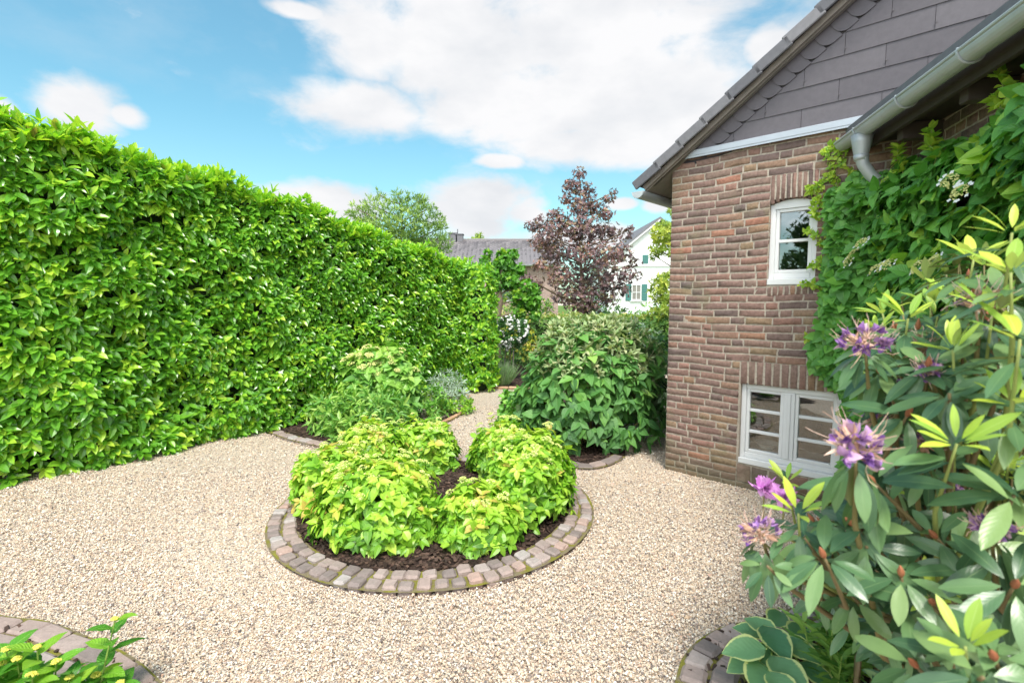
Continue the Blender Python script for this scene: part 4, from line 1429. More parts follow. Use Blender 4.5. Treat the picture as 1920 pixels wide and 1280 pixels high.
def hydrangea(c, rx, ry, h, n, label, name='hydrangea_bush', mat='hydrangea', L=.061, heads=26, group='hydrangeas in the round bed', fl='floret', W=.62, tm=T_OVATE, hr=.030, red=0.0):
    root = thing(name, (c[0], c[1], 0), label, 'shrub', group)
    P, A, zr = dome(c, rx, ry, h, n, fillr=.45)
    b = MB()
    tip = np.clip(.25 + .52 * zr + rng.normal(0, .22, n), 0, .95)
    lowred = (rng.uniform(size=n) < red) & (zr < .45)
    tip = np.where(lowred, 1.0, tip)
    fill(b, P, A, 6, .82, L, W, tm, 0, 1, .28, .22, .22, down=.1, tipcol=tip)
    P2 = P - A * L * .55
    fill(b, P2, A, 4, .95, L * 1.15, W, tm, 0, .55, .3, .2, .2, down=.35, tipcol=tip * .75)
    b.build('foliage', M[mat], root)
    b = MB(); idx = rng.choice(n, min(n, 34), replace=False)
    stems(b, c, P[idx], .005, .003, .4); b.build('stems', M['twig'], root)
    top = np.argsort(-zr + rng.uniform(0, .5, n))[:heads]
    for q in top:
        b = MB(); r_ = hr * rng.uniform(.6, 1.35); florets(b, P[q][None] + A[q][None] * .035 + [0, 0, .012], A[q][None] + ZU * .5, r_, 34 if hr < .04 else 70, .0055 if hr < .04 else .0085)
        b.build('flower_head', M[fl], root)
    return root


Q = lambda x, y: gnd(x, y)[:2]
hydrangea(np.array([-.89, 3.30]), .42, .38, .50, 390, 'largest lime green hydrangea at the front left of the round bed', heads=40)
hydrangea(np.array([-.22, 3.22]), .29, .27, .36, 200, 'lower yellow green hydrangea at the front centre of the round bed', heads=16)
hydrangea(np.array([.12, 3.66]), .34, .39, .61, 370, 'tallest hydrangea at the right of the round bed with pale flower heads', heads=34)
hydrangea(np.array([-.08, 4.42]), .30, .25, .50, 200, 'hydrangea at the back right of the round bed nearest the broad leaved bush', heads=16)
hydrangea(np.array([-.80, 4.60]), .31, .23, .47, 210, 'rounded hydrangea at the back centre of the round bed beside the gap', heads=16)
hydrangea(np.array([-1.38, 3.80]), .33, .33, .45, 230, 'hydrangea at the left edge of the round bed with a few reddish leaves', heads=18, red=.6)
hydrangea(np.array([-1.25, 4.38]), .31, .26, .50, 200, 'hydrangea at the back left of the round bed in front of the peonies', heads=20)

# ---- left border
hydrangea(np.array([-1.72, 6.55]), .52, .42, 1.02, 230, 'broad hydrangea with many pale yellow flower heads against the tall hedge', name='hydrangea_bush', mat='smooth_hydrangea', L=.11, heads=60, group=None, fl='cream', W=.72, tm=T_HEART, hr=.052)


def lance_clump(name, c, rx, ry, h, n, L, W, mat, label, cat='plant', k=5, group=None, spread=.6, tm=T_NARROW, down=.2, stemn=24, low=.1):
    root = thing(name, (c[0], c[1], 0), label, cat, group)
    P, A, zr = dome(c, rx, ry, h, n, low=low, fillr=.7)
    b = MB(); fill(b, P, A, k, spread, L, W, tm, 0, 1, .25, .3, .25, down=down)
    b.build('foliage', M[mat], root)
    if stemn:
        b = MB(); stems(b, c, P[rng.choice(n, min(n, stemn), replace=False)], .004, .002, .35, .9); b.build('stems', M['green_stem'], root)
    return root


lance_clump('peony', np.array([-2.22, 6.0]), .26, .22, .46, 90, .10, .32, 'peony', 'small peony with dark green leaves at the left end of the border', k=6)
lance_clump('peony', np.array([-1.62, 5.75]), .46, .30, .56, 210, .105, .26, 'peony', 'wide bright green peony in front of the flowering hydrangea', k=6)
lance_clump('peony', np.array([-1.86, 5.52]), .16, .14, .30, 50, .09, .34, 'peony', 'low bluish green peony between the mossy cobbles and the wide peony', k=6)
lance_clump('phlox', np.array([-1.12, 6.75]), .26, .26, .46, 90, .08, .3, 'mint', 'low green perennial between the pale hydrangea and the silver plant', k=6)
lance_clump('silver_shrub', np.array([-.98, 7.65]), .32, .28, .50, 150, .075, .2, 'silver', 'silvery grey leaved shrub in front of the hedge end', 'shrub', k=6)
lance_clump('golden_spirea', np.array([-.78, 7.05]), .26, .22, .20, 120, .05, .45, 'fresh', 'low golden green shrub spilling over the orange brick edging', 'shrub', k=6)
lance_clump('geranium', np.array([-1.0, 5.95]), .18, .15, .22, 50, .07, .3, 'peony', 'thin grey green plant at the right end of the peonies', k=5)

# ---- far end of the path
def tuft(name, c, r, h, n, mat, label, group=None, L=.3, cat='plant'):
    root = thing(name, (c[0], c[1], 0), label, cat, group)
    a = rng.uniform(0, 6.28, n); rr = rng.uniform(0, 1, n) ** .5 * r * .6
    P = np.stack([c[0] + rr * np.cos(a), c[1] + rr * np.sin(a), np.full(n, .02)], -1)
    D = np.stack([np.cos(a) * rr / r * .9, np.sin(a) * rr / r * .9, np.ones(n)], -1) + rng.normal(0, .16, (n, 3))
    b = MB(); b.leaves(P, D, rand_dirs(n), h * rng.uniform(.6, 1.1, n), .012, T_NARROW, rng.uniform(size=n), rng.uniform(0, .2, n))
    b.build('foliage', M[mat], root)
    return root


tuft('lavender', np.array([-.24, 9.35]), .34, .42, 900, 'lavender', 'grey green lavender clump beside the red bricks at the path end', 'lavender clumps')
tuft('lavender', np.array([-.40, 10.2]), .36, .46, 700, 'lavender', 'blurred lavender clump farther back, behind the front lavender', 'lavender clumps')

rose = thing('standard_rose', (-.03, 9.9, 0), 'standard rose with a round head of small white flowers on a thin stem', 'rose tree')
b = MB(); n = 420
P = np.array([-.03, 9.9, .95]) + rand_dirs(n) * rng.uniform(.5, 1, (n, 1)) ** .4 * np.array([.36, .34, .32])
fill(b, P, rand_dirs(n) + ZU * .3, 5, .7, .055, .55, T_SMALL, .1, .8); b.build('foliage', M['dark_leaf'], rose)
for q in rng.choice(n, 95, replace=False):
    b = MB(); blobs(b, (P[q] + (P[q] - np.array([-.03, 9.9, .95])) * .12)[None] + rng.normal(0, .012, (4, 3)), np.full((4, 3), .02) * rng.uniform(.7, 1.3, (4, 1)), icosa(), rng.uniform(size=4)); b.build('flower', M['petal_white'], rose)
b = MB(); b.tube([[-.03, 9.9, 0], [-.04, 9.92, .4], [-.03, 9.9, .8]], [.014, .012, .012], 8, .3); b.build('trunk', M['bark'], rose)
st = MB(); st.tube([[.02, 9.86, 0], [.03, 9.86, .86]], [.012, .012], 8, .95)
tag(st.build('plant_stake', M['timber']), 'thin pale wooden stake beside the standard rose', 'stake')
st = MB(); st.tube([[-.16, 9.84, 0], [-.13, 9.85, .62]], [.009, .009], 8, .6)
tag(st.build('plant_stake', M['timber']), 'short grey stake left of the standard rose stem', 'stake')

lance_clump('box_bush', np.array([-.45, 11.2]), .75, .5, .80, 520, .045, .5, 'yew', 'dark clipped bush behind the rose at the end of the path', 'shrub', k=6, tm=T_SMALL, stemn=0)
lance_clump('golden_bush', np.array([-.05, 12.1]), .75, .45, 1.20, 300, .055, .5, 'gold', 'yellow leaved bush seen over the dark clipped bush', 'shrub', k=6, tm=T_SMALL, stemn=0)


# ---- low boundary hedge behind the garden
def block_hedge(name, x0, x1, y0, y1, h, n, mat, L, label, tops=None, tipn=0):
    root = thing(name, ((x0 + x1) / 2, (y0 + y1) / 2, 0), label, 'hedge')
    b = MB()
    f = rng.choice(3, n, p=[.5, .38, .12])
    x = rng.uniform(x0, x1, n); y = np.where(f == 0, y0 + rng.normal(0, .03, n), rng.uniform(y0, y1, n)); z = np.where(f == 1, h + rng.normal(0, .04, n), rng.uniform(.05, h, n))
    x = np.where(f == 2, np.where(rng.uniform(size=n) < .5, x0, x1), x)
    A = np.stack([rng.normal(0, .3, n), np.where(f == 0, -1.0, 0), np.where(f == 1, 1.0, .3)], -1) + rng.normal(0, .3, (n, 3))
    r = np.where(f == 1, rng.uniform(.5, 1, n), rng.uniform(0, .55, n))
    fill(b, np.stack([x, y, z], -1), A, 5, .6, L, .55, T_SMALL, 0, 1, tipcol=r)
    b.build('foliage', M[mat], root)
    c = MB(); c.box([(x0 + x1) / 2, (y0 + y1) / 2, h / 2 - .05], (x1 - x0 - .1, y1 - y0 - .12, h - .14), None, .4); c.build('inner_twigs', M['core'], root)
    return root


block_hedge('boundary_hedge', -.7, 4.6, 12.4, 13.1, 1.14, 3000, 'beech', .07, 'low clipped hedge with golden tips running behind the garden to the brick corner')

# ---- broad leaved bush beside the house
big = thing('viburnum_bush', (.95, 5.85, 0), 'large bush with broad drooping green leaves and pale woolly tips before the house corner', 'bush')
n = 900
c = np.array([.90, 5.58])
P, A, zr = dome(c, .86, .62, 1.36, n, low=.10, fillr=.5)
keep = ~((P[:, 2] < .30) & (rng.uniform(size=n) < .3)); P, A, zr = P[keep], A[keep], zr[keep]; n = len(P)
b = MB()
B, D, N = whorl_leaves(P, A, 4, .85, .2)
m = len(B); D = D - ZU * rng.uniform(.3, 1.4, (m, 1)); outw = np.repeat(unit(P - np.array([c[0], c[1], .5])), 4, 0)
D = D + outw * .35; N = outw + ZU * .7
l = .125 * rng.normal(1, .25, m).clip(.45, 1.5)
r = np.clip(np.repeat(.25 + .35 * zr, 4) + rng.normal(0, .2, m), 0, .98)
b.leaves(B, D, N, l, l * rng.uniform(.55, .7, m), T_HEART, r, rng.uniform(.02, .3, m))
b.build('foliage', M['viburnum'], big)
b = MB()
n2 = 420; P2, A2, z2 = dome(c, .80, .60, 1.40, n2, low=.55, fillr=.06)
fill(b, P2, A2 + ZU * .5, 6, .55, .075, .4, T_NARROW, .0, .9, .2)
for q in range(n2):
    p_ = P2[q]; b.tube([p_ - A2[q] * .16, p_, p_ + (A2[q] + ZU) * rng.uniform(.01, .03)], [.0035, .003, .002], 4, .85)
b.build('woolly_shoots', M['woolly'], big)
b = MB(); stems(b, c, P[rng.choice(n, 46, replace=False)], .011, .005, .35, .4); b.build('stems', M['twig'], big)
lance_clump('small_leaved_shrub', np.array([.10, 5.75]), .28, .30, .58, 230, .06, .75, 'mint', 'fresh green small leaved shrub at the left foot of the broad leaved bush', 'shrub', k=6, tm=T_OVATE, low=.02, stemn=10)
lance_clump('dark_shrub', np.array([1.72, 6.35]), .42, .5, 1.15, 320, .085, .5, 'dark_leaf', 'dark leafy shrub in the shade between the broad leaved bush and the brick corner', 'shrub', k=5, tm=T_OVATE)
lance_clump('variegated_shrub', np.array([1.75, 7.2]), .45, .4, 1.32, 260, .07, .45, 'silver', 'pale variegated shrub behind the bush, touching the edge of the brick corner', 'shrub', k=5, tm=T_OVATE)


# ---- trees
def tree(name, base, label, mat, clusters, n, L, W, tm, trunk_r=.08, trunk_top=None, k=5, spread=.6, cat='tree', up=.3, group=None, bark='bark', limb=True, jit=.3, sig=.45):
    root = thing(name, tuple(base), label, cat, group)
    base = np.asarray(base, float)
    C = np.array([c_[:3] for c_ in clusters], float); Rr = np.array([c_[3] for c_ in clusters])
    w = Rr ** 2 / (Rr ** 2).sum()
    ix = rng.choice(len(C), n, p=w)
    off = rand_dirs(n) * (rng.uniform(.15, 1, (n, 1)) ** sig) * Rr[ix][:, None] * np.array([1, 1, .8])
    P = C[ix] + off
    tone = rng.normal(0, .12, len(C))
    b = MB()
    fill(b, P, unit(off) + ZU * up, k, spread, L, W, tm, 0, 1, .2, jit, .25, tipcol=np.clip(rng.beta(1.6, 1.6, n) + tone[ix] + .15 * off[:, 2] / Rr[ix], 0, 1))
    b.build('crown', M[mat], root)
    b = MB()
    top = np.array(trunk_top if trunk_top is not None else [base[0], base[1], C[:, 2].max()])
    ts = np.linspace(0, 1, 9)[:, None]
    tp = base * (1 - ts) + top * ts + np.concatenate([[[0, 0, 0]], rng.normal(0, trunk_r * .25, (8, 3)) * np.array([1, 1, 0])])
    b.tube(tp, trunk_r * (1 - .85 * ts[:, 0] ** .8), 10, .5)
    if limb:
        for c_ in C:
            zz = max(base[2] + .25 * (top[2] - base[2]), min(c_[2] - .35 * np.linalg.norm(c_[:2] - base[:2]) - .1, top[2]))
            f = (zz - base[2]) / (top[2] - base[2] + 1e-6)
            p0 = base * (1 - f) + top * f
            m_ = p0 * .5 + c_ * .5 - ZU * .04
            b.tube([p0, m_, c_], [trunk_r * (1 - .8 * f) * .5, trunk_r * .22, trunk_r * .08], 5, rng.uniform(.3, .7), cap=False)
    b.build('trunk', M[bark], root)
    return root


def cl(D, items):
    """cluster centres given as picture position at distance D and radius in pixels"""
    out = []
    for (x, y, r, *dz) in items:
        p = at(x, y, D + (dz[0] if dz else 0))
        out.append((p[0], p[1], p[2], r / FPX * D))
    return out


# purple maple
D = 13.5
items = [(1087, 325, 14), (1075, 350, 22), (1100, 355, 18, .3), (1066, 345, 10, -.2), (1090, 385, 32), (1062, 372, 14), (1112, 392, 24, .5), (1142, 372, 13), (1150, 360, 8), (1135, 400, 18),
         (1040, 405, 20), (1015, 415, 16), (998, 425, 14), (1025, 435, 26, -.4), (1060, 425, 36), (1100, 430, 38), (1140, 435, 26, .3), (1172, 440, 15), (1185, 428, 8), (1010, 455, 20),
         (1035, 470, 34, .4), (1080, 475, 42), (1125, 480, 40, -.5), (1165, 475, 26), (1188, 492, 14), (1180, 515, 22), (1145, 520, 36), (1095, 525, 44, .5), (1050, 515, 34), (1015, 500, 18, -.3),
         (985, 520, 12, -.6), (1000, 528, 12, -.5), (1060, 555, 28), (1100, 560, 34), (1140, 553, 26), (1170, 545, 16), (1105, 582, 24), (1075, 580, 18), (1010, 535, 12, -.3)]
bp = at(1092, 640, D); bp[2] = 0
tree('purple_maple', bp, 'purple leaved maple with a pointed crown in front of the neighbouring houses', 'maple', cl(D, items), 4100, .062, .85, T_MAPLE, .075, at(1086, 330, D), k=4, spread=.75, up=.2, sig=.6)
# willow beyond the tall hedge
D = 17.0
items = []
for (x, y, r) in ((752, 372, 16), (735, 395, 26), (700, 385, 22), (680, 405, 24), (665, 390, 10), (712, 365, 10), (775, 385, 24), (795, 400, 24), (790, 375, 12), (815, 415, 20), (830, 425, 10), (760, 420, 38), (720, 430, 36), (685, 430, 26), (800, 445, 36), (828, 460, 22), (835, 440, 9), (750, 460, 40), (780, 480, 40), (700, 465, 36), (745, 362, 8), (810, 388, 9), (655, 402, 8)):
    items.append((x, y, r, rng.uniform(-.5, .5)))
bp = at(755, 640, D); bp[2] = 0
tree('willow_tree', bp, 'light green willow like tree rising above the tall laurel hedge', 'willow', cl(D, items), 2600, .13, .2, T_NARROW, .12, at(752, 380, D), k=5, spread=.35, up=1.2)
# pleached plane tree
D = 10.6
root = thing('pleached_plane', tuple(at(934, 640, D) * np.array([1, 1, 0])), 'pleached plane tree with horizontal limbs and leafy pads at the end of the hedge', 'tree')
items = cl(D, [(930, 505, 26), (948, 490, 26), (955, 525, 26), (932, 535, 20), (975, 505, 16), (962, 478, 14), (985, 540, 24), (972, 560, 24), (995, 565, 24), (975, 582, 18), (1003, 590, 14), (1000, 545, 16), (940, 478, 12), (910, 490, 14), (915, 475, 8), (1010, 575, 8)])
items = [(a_, b_, c_, d_ * .72) for a_, b_, c_, d_ in items]
b = MB(); n = 620; C = np.array(items); ix = rng.choice(len(C), n, p=C[:, 3] ** 2 / (C[:, 3] ** 2).sum()); off = rand_dirs(n) * rng.uniform(.2, 1, (n, 1)) ** .5 * C[ix][:, 3:4]
fill(b, C[ix][:, :3] + off, unit(off) + ZU * .3, 4, .7, .085, .95, T_MAPLE, 0, 1, .2, tipcol=np.clip(.4 + off[:, 2] / .5 + rng.normal(0, .2, n), 0, 1)); b.build('crown', M['plane'], root)
b = MB()
tr_ = [at(x, y, D) for x, y in ((934, 700), (933, 640), (934, 600), (938, 565), (935, 545), (942, 520), (940, 490))]
tr_[0][2] = 0
b.tube(tr_, [.065, .058, .055, .06, .062, .05, .025], 10, .8)
for pts, r in ((((936, 552), (950, 545), (975, 543), (1000, 540)), .022), (((935, 575), (960, 562), (985, 562)), .016), (((936, 595), (955, 588), (980, 590), (1005, 592)), .024), (((938, 560), (925, 548), (905, 545)), .018), (((941, 525), (955, 505), (965, 485)), .018)):
    b.tube([at(x, y, D) for x, y in pts], np.linspace(r, r * .4, len(pts)), 6, .8)
b.build('trunk', M['bark'], root)
# yellow green tree beside the brick corner
D = 12.5
items = [(1262, 392, 10), (1245, 425, 16), (1238, 440, 20), (1262, 440, 26), (1232, 465, 14), (1228, 480, 10), (1255, 465, 20), (1285, 460, 34), (1255, 520, 16), (1240, 530, 20), (1232, 548, 18), (1252, 552, 22), (1245, 575, 22), (1225, 560, 10), (1262, 585, 20), (1230, 590, 14), (1285, 520, 30), (1290, 570, 34)]
bp = at(1285, 640, D); bp[2] = 0
tree('ash_tree', bp, 'yellow green tree partly hidden behind the brick corner of the house', 'robinia', cl(D, items), 950, .10, .34, T_NARROW, .07, at(1283, 420, D), k=6, spread=.7, up=.0)
# conifer tip over the neighbour's roof
bp = at(898, 640, 50); bp[2] = 0
tree('far_conifer', bp, 'top of a small golden conifer peeping over the tiled roof', 'robinia', cl(50, [(898, 443, 5), (896, 452, 11), (900, 462, 15), (898, 478, 20), (898, 500, 22)]), 260, .4, .3, T_NARROW, .2, at(898, 445, 50), k=5)
# tree mirrored in the upper window
pw = WP(U0 + (U1 - U0) * .80, 0); vd = unit(pw - np.array([0, 0, 0])); rf = vd - 2 * (vd @ WN) * WN
side_v = np.array([-rf[1], rf[0], 0])
bt = pw + rf * 17; bt[2] = 0
pl_ = WP(U0 + (U1 - U0) * .40, 0); vl_ = unit(pl_); hl_ = pl_ + (vl_ - 2 * (vl_ @ WN) * WN) * 17; hl_[2] = 0
bt = bt + unit(bt - hl_) * .55
items = []
for k in range(26):
    zz = rng.uniform(1.2, 5.4); w = 1.7 * (1 - (zz - 1.2) / 5.2)
    q = bt + side_v * (rng.uniform(-w, w) + REFL if False else rng.uniform(-w, w)) + rf * rng.uniform(-w, w) * .6
    items.append((q[0], q[1], zz, rng.uniform(.35, .7)))
SHIFT = side_v * 0
tree('garden_tree', bt + SHIFT, 'dark green tree mirrored in the upper window of the brick house', 'tree_dark', items, 3000, .15, .4, T_SMALL, .16, None, k=5)
# greenery filling the view behind the plane tree
lance_clump('lilac_bush', np.array([.25, 21.0]), 1.6, 1.2, 2.0, 420, .16, .5, 'beech', 'pale green bush seen between the limbs of the plane tree', 'bush', k=5, tm=T_SMALL, stemn=0)
lance_clump('ivy_clad_bush', at(1130, 640, 15.5)[:2], .8, .6, 1.9, 300, .10, .5, 'yew', 'dark bush below the right side of the purple maple', 'bush', k=5, tm=T_SMALL, stemn=0)
lance_clump('green_bush', at(1215, 640, 16.0)[:2], .9, .6, 1.5, 260, .10, .5, 'mint', 'loose green bush in front of the white house beside the brick corner', 'bush', k=5, tm=T_SMALL, stemn=0)

# ================================================================== NEIGHBOURING HOUSES
D = 28.0
nb_ = thing('neighbour_house', tuple(at(940, 640, D) * np.array([1, 1, 0])), 'low brown brick house with grey tiled roof behind the plane tree', 'house')
ex0 = at(838, 497, D)[0]; ex1 = at(1047, 497, D)[0]; ez = at(900, 497, D)[2]
rz_ = at(900, 453, D + 3.2)[2]
b = MB()
b.box([(ex0 + ex1) / 2 - 3, D + 3.2, ez / 2], (ex1 - ex0 + 6, 6.4, ez), None, .5)
b.prism([[ex1, D, ez], [ex1, D + 6.4, ez], [ex1, D + 3.2, rz_ - .1]], [-.3, 0, 0], .5)


def brickwork_mat():
    m, t = new_mat('neighbour_brick')
    g = t.nodes.new('ShaderNodeNewGeometry')
    sx = t.nodes.new('ShaderNodeSeparateXYZ'); t.links.new(g.outputs['Position'], sx.inputs[0])
    cx = t.nodes.new('ShaderNodeCombineXYZ'); t.links.new(mth(t, 'ADD', sx.outputs[0], sx.outputs[1]), cx.inputs[0]); t.links.new(sx.outputs[2], cx.inputs[1])
    br = t.nodes.new('ShaderNodeTexBrick'); t.links.new(cx.outputs[0], br.inputs['Vector'])
    br.inputs['Color1'].default_value = (.24, .15, .13, 1); br.inputs['Color2'].default_value = (.33, .21, .18, 1); br.inputs['Mortar'].default_value = (.38, .32, .28, 1)
    br.inputs['Scale'].default_value = 1; br.inputs['Brick Width'].default_value = .24; br.inputs['Row Height'].default_value = .075; br.inputs['Mortar Size'].default_value = .012
    surf(t, br.outputs[0], .9)
    return m


M['far_brick'] = brickwork_mat()
b.build('wall', M['far_brick'], nb_)
b = MB()
nrow = 13
sl_v = unit(np.array([0, 3.2, rz_ - ez]))
sl_n = unit(np.array([0, -(rz_ - ez), 3.2]))
sl_len = math.hypot(3.2, rz_ - ez) + .35
p00 = np.array([0, D, ez]) - sl_v * .3
cnt = int((ex1 - ex0 + 6.6) / .24)
for r in range(nrow):
    for k in range(cnt):
        x = ex1 + .2 - (k + .5) * .24
        if x < ex0 - 4: continue
        c = p00 + sl_v * (sl_len * (r + .5) / nrow) + sl_n * (.05)
        # pan tile: a shallow roll
        w = .24; ll = sl_len / nrow + .03
        prof = [(-.12, .02), (-.07, .0), (-.01, .0), (.04, .035), (.08, .05), (.12, .022)]
        V = []
        for e, lift in ((-.5, .03), (.5, 0)):
            for px_, pz_ in prof: V.append(c + np.array([x + px_, 0, 0]) + sl_v * (e * ll) + sl_n * (pz_ + lift))
        b.add(V, [[[q, q + 1, q + 7, q + 6] for q in range(5)]], rng.uniform())
b.prism([[ex0 - 4, D - .25, ez - .05], [ex1 + .2, D - .25, ez - .05], [ex1 + .2, D + 3.2, rz_], [ex0 - 4, D + 3.2, rz_]], [0, 0, .05], .3)
b.prism([[ex0 - 4, D + 6.6, ez - .05], [ex1 + .2, D + 6.6, ez - .05], [ex1 + .2, D + 3.25, rz_], [ex0 - 4, D + 3.25, rz_]], [0, 0, .06], .3)
b.tube([[ex0 - 4, D + 3.2, rz_ + .08], [ex1 + .2, D + 3.2, rz_ + .08]], .11, 8, .5)
nr_ = b.build('roof', M['far_tile'], nb_)
b = MB()
for x, w, hh in ((850, .5, .28), (862, .42, .22)):
    p = at(x, 453, D + 3.2); b.box([p[0], D + 3.2, rz_ + hh / 2 + .05], (w, .5, hh + .25), None, .5); b.box([p[0], D + 3.2, rz_ + hh + .2], (w + .08, .58, .06), None, .3)
p = at(858, 440, D + 3.2); b.tube([[p[0], D + 3.2, rz_ + .2], [p[0], D + 3.2, rz_ + .75]], .03, 6, .2)
b.build('chimney', M['roof_tile'], nr_)
b = MB()
half_gutter(b, np.array([ex0 - 4, D - .38, ez + .0]), np.array([1.0, 0, 0]), ex1 - ex0 + 4.2, .08, np.array([0, -1.0, 0])); b.build('gutter', M['zinc'], nb_)
b = MB(); p = at(953, 548, D); b.box([p[0], D - .02, p[2]], (.95, .06, 1.0), None, .5, .01); wo = b.build('window', M['white_paint'], nb_)
b = MB(); b.box([p[0], D - .055, p[2]], (.8, .012, .85), None, .5); b.build('pane', M['glass'], wo)

D = 44.0
wh = thing('white_house', tuple(at(1190, 640, D) * np.array([1, 1, 0])), 'white rendered house with dark green shutters and a grey gable roof', 'house')
x0 = at(1138, 560, D)[0]; x1 = at(1330, 560, D)[0]
pe = at(1150, 490, D); pa = at(1236, 412, D)
ez = pe[2]; az_ = pa[2]; ax_ = pa[0]
b = MB()
xr = 2 * ax_ - x0
xl = x0
b.prism([[xl, D, 0], [xr, D, 0], [xr, D, ez], [ax_, D, az_ - .25], [xl, D, ez]], [0, 9, 0], .5)
b.box([(xl + xr) / 2, D - .06, at(1200, 498, D)[2]], (xr - xl, .12, .14), None, .5)
b.build('wall', M['render_white'], wh)
b = MB()
for s_ in (-1, 1):
    e_ = xl - .35 if s_ < 0 else xr + .35
    zz = ez - .35 * (az_ - ez) / (ax_ - xl)
    b.prism([[e_, D - .35, zz], [ax_, D - .35, az_ - .0], [ax_, D + 9.3, az_ - .0], [e_, D + 9.3, zz]], [0, 0, .22], .6)
wr = b.build('roof', M['roof_tile'], wh)
b = MB()
zz = ez - .35 * (az_ - ez) / (ax_ - xl)
b.prism([[xl - .35, D - .38, zz - .12], [ax_, D - .38, az_ - .12], [ax_, D - .38, az_ + .02], [xl - .35, D - .38, zz + .02]], [0, .06, 0], .5)
b.build('verge_board', M['white_paint'], wr)


def far_window(xa, xb, ya, yb, shut):
    p = at(xa, ya, D); q = at(xb, yb, D)
    cx_, cz_ = (p[0] + q[0]) / 2, (p[2] + q[2]) / 2; w, h_ = q[0] - p[0], p[2] - q[2]
    b = MB()
    t_ = .09
    for (a_, c_, e_, g_) in ((p[0], p[0] + t_, q[2], p[2]), (q[0] - t_, q[0], q[2], p[2]), (p[0] + t_, q[0] - t_, p[2] - t_, p[2]), (p[0] + t_, q[0] - t_, q[2], q[2] + t_), (cx_ - .03, cx_ + .03, q[2] + t_, p[2] - t_), (p[0] + t_, cx_ - .03, cz_ - .03, cz_ + .03), (cx_ + .03, q[0] - t_, cz_ - .03, cz_ + .03)):
        b.box([(a_ + c_) / 2, D - .03, (e_ + g_) / 2], (c_ - a_, .06, g_ - e_), None, .5)
    b.box([cx_, D - .08, q[2] - .06], (w + .25, .16, .08), None, .2)
    wo = b.build('window', M['white_paint'], wh)
    b = MB(); b.box([cx_, D - .012, cz_], (w - .1, .01, h_ - .1), None, .5); b.build('pane', M['interior'], wo)
    for sx_ in shut:
        b = MB(); ww = w * .55
        cxs = cx_ + sx_ * (w / 2 + ww / 2 + .03)
        b.box([cxs, D - .05, cz_], (ww, .05, h_ + .05), None, .3)
        for k in range(6): b.box([cxs, D - .082, cz_ - h_ / 2 + h_ * (k + .5) / 6], (ww - .12, .012, h_ / 9), None, .8)
        b.build('shutter', M['green_paint'], wo)


far_window(1184, 1202, 533, 563, (-1, 1))
far_window(1183, 1203, 588, 618, (-1, 1))
b = MB(); p = at(1210, 486, D); b.box([p[0], D - .04, p[2]], (.5, .06, .75), None, .3, .01)
for k in range(5): b.box([p[0], D - .076, p[2] - .3 + k * .15], (.4, .01, .08), None, .8)
b.build('shutter', M['green_paint'], wh)
b = MB(); p = at(1155, 575, D); b.tube([p + [0, -.03 - p[1] + D, .28], p + [0, -.03 - p[1] + D, -.28]], .03, 6, .1); b.build('wall_anchor', M['dark_timber'], wh)

# ================================================================== CLIMBER ON THE WALLS
ivy = thing('climbing_hydrangea', tuple(VP(0.3, 0, .1)), 'dense climbing hydrangea covering the wall under the gutter beside the upper window', 'climber')
b = MB()
n = 5200
s = rng.uniform(-.05, 3.4, n) ; s = 3.4 * rng.uniform(0, 1, n) ** .9
zt = np.interp(s, [0, .35, .8, 1.3, 1.8, 2.4, 3.4], [2.52, 2.46, 2.46, 2.54, 2.62, 2.68, 2.68]) + .04 * np.sin(s * 13)
z = rng.uniform(.05, 1, n) * zt
o = .06 + rng.beta(2, 1.6, n) * (.20 + .08 * np.sin(s * 4 + z * 3) + .05 * np.sin(z * 9))
o = o * np.clip((zt - z) / .25 + .35, 0, 1)
P = VC + s[:, None] * GD + o[:, None] * GN + z[:, None] * ZU
A = GN + rng.normal(0, .4, (n, 3)) + ZU * .25
outer = o > .19
B, Dd, N = whorl_leaves(P, A, 3, .75, .2)
m = len(B); Dd = Dd + GN * .2 - ZU * rng.uniform(.2, 1.2, (m, 1)); N = GN * .9 + ZU * .6 + rng.normal(0, .2, (m, 3))
r = np.where(np.repeat(rng.uniform(size=n) < .10, 3), rng.uniform(.78, 1, m), rng.beta(2, 2, m) * .75)
l = .085 * rng.normal(1, .25, m).clip(.5, 1.5)
b.leaves(B, Dd, N, l, l * rng.uniform(.7, .9, m), T_HEART, r, rng.uniform(.02, .3, m))
# the part on the gable wall right of the windows
n = 1500
z = rng.uniform(.05, 2.45, n)
left = np.interp(z, [0, .9, 1.15, 1.45, 1.7, 2.0, 2.35, 2.5], [L1 + .06, L1 + .06, U1 + .02, U1 + .07, U1 + .09, U1 + .13, U1 + .08, U1 + .16])
s = left + (S_CORNER + .05 - left) * rng.uniform(0, 1, n) ** 1.1
o = .02 + rng.beta(1.5, 2, n) * .24 * np.clip((s - left) / .15 + .25, 0, 1)
P = C0 + s[:, None] * WS + o[:, None] * WN + z[:, None] * ZU
B, Dd, N = whorl_leaves(P, WN + rng.normal(0, .4, (n, 3)), 3, .75, .2)
m = len(B); Dd = Dd - ZU * rng.uniform(.1, 1.0, (m, 1)); N = WN + ZU * .6 + rng.normal(0, .2, (m, 3))
l = .078 * rng.normal(1, .25, m).clip(.5, 1.5)
b.leaves(B, Dd, N, l, l * rng.uniform(.7, .9, m), T_HEART, rng.beta(2, 2, m) * .8, rng.uniform(.02, .3, m))
ivy_f = b.build('foliage', M['ivy'], ivy)
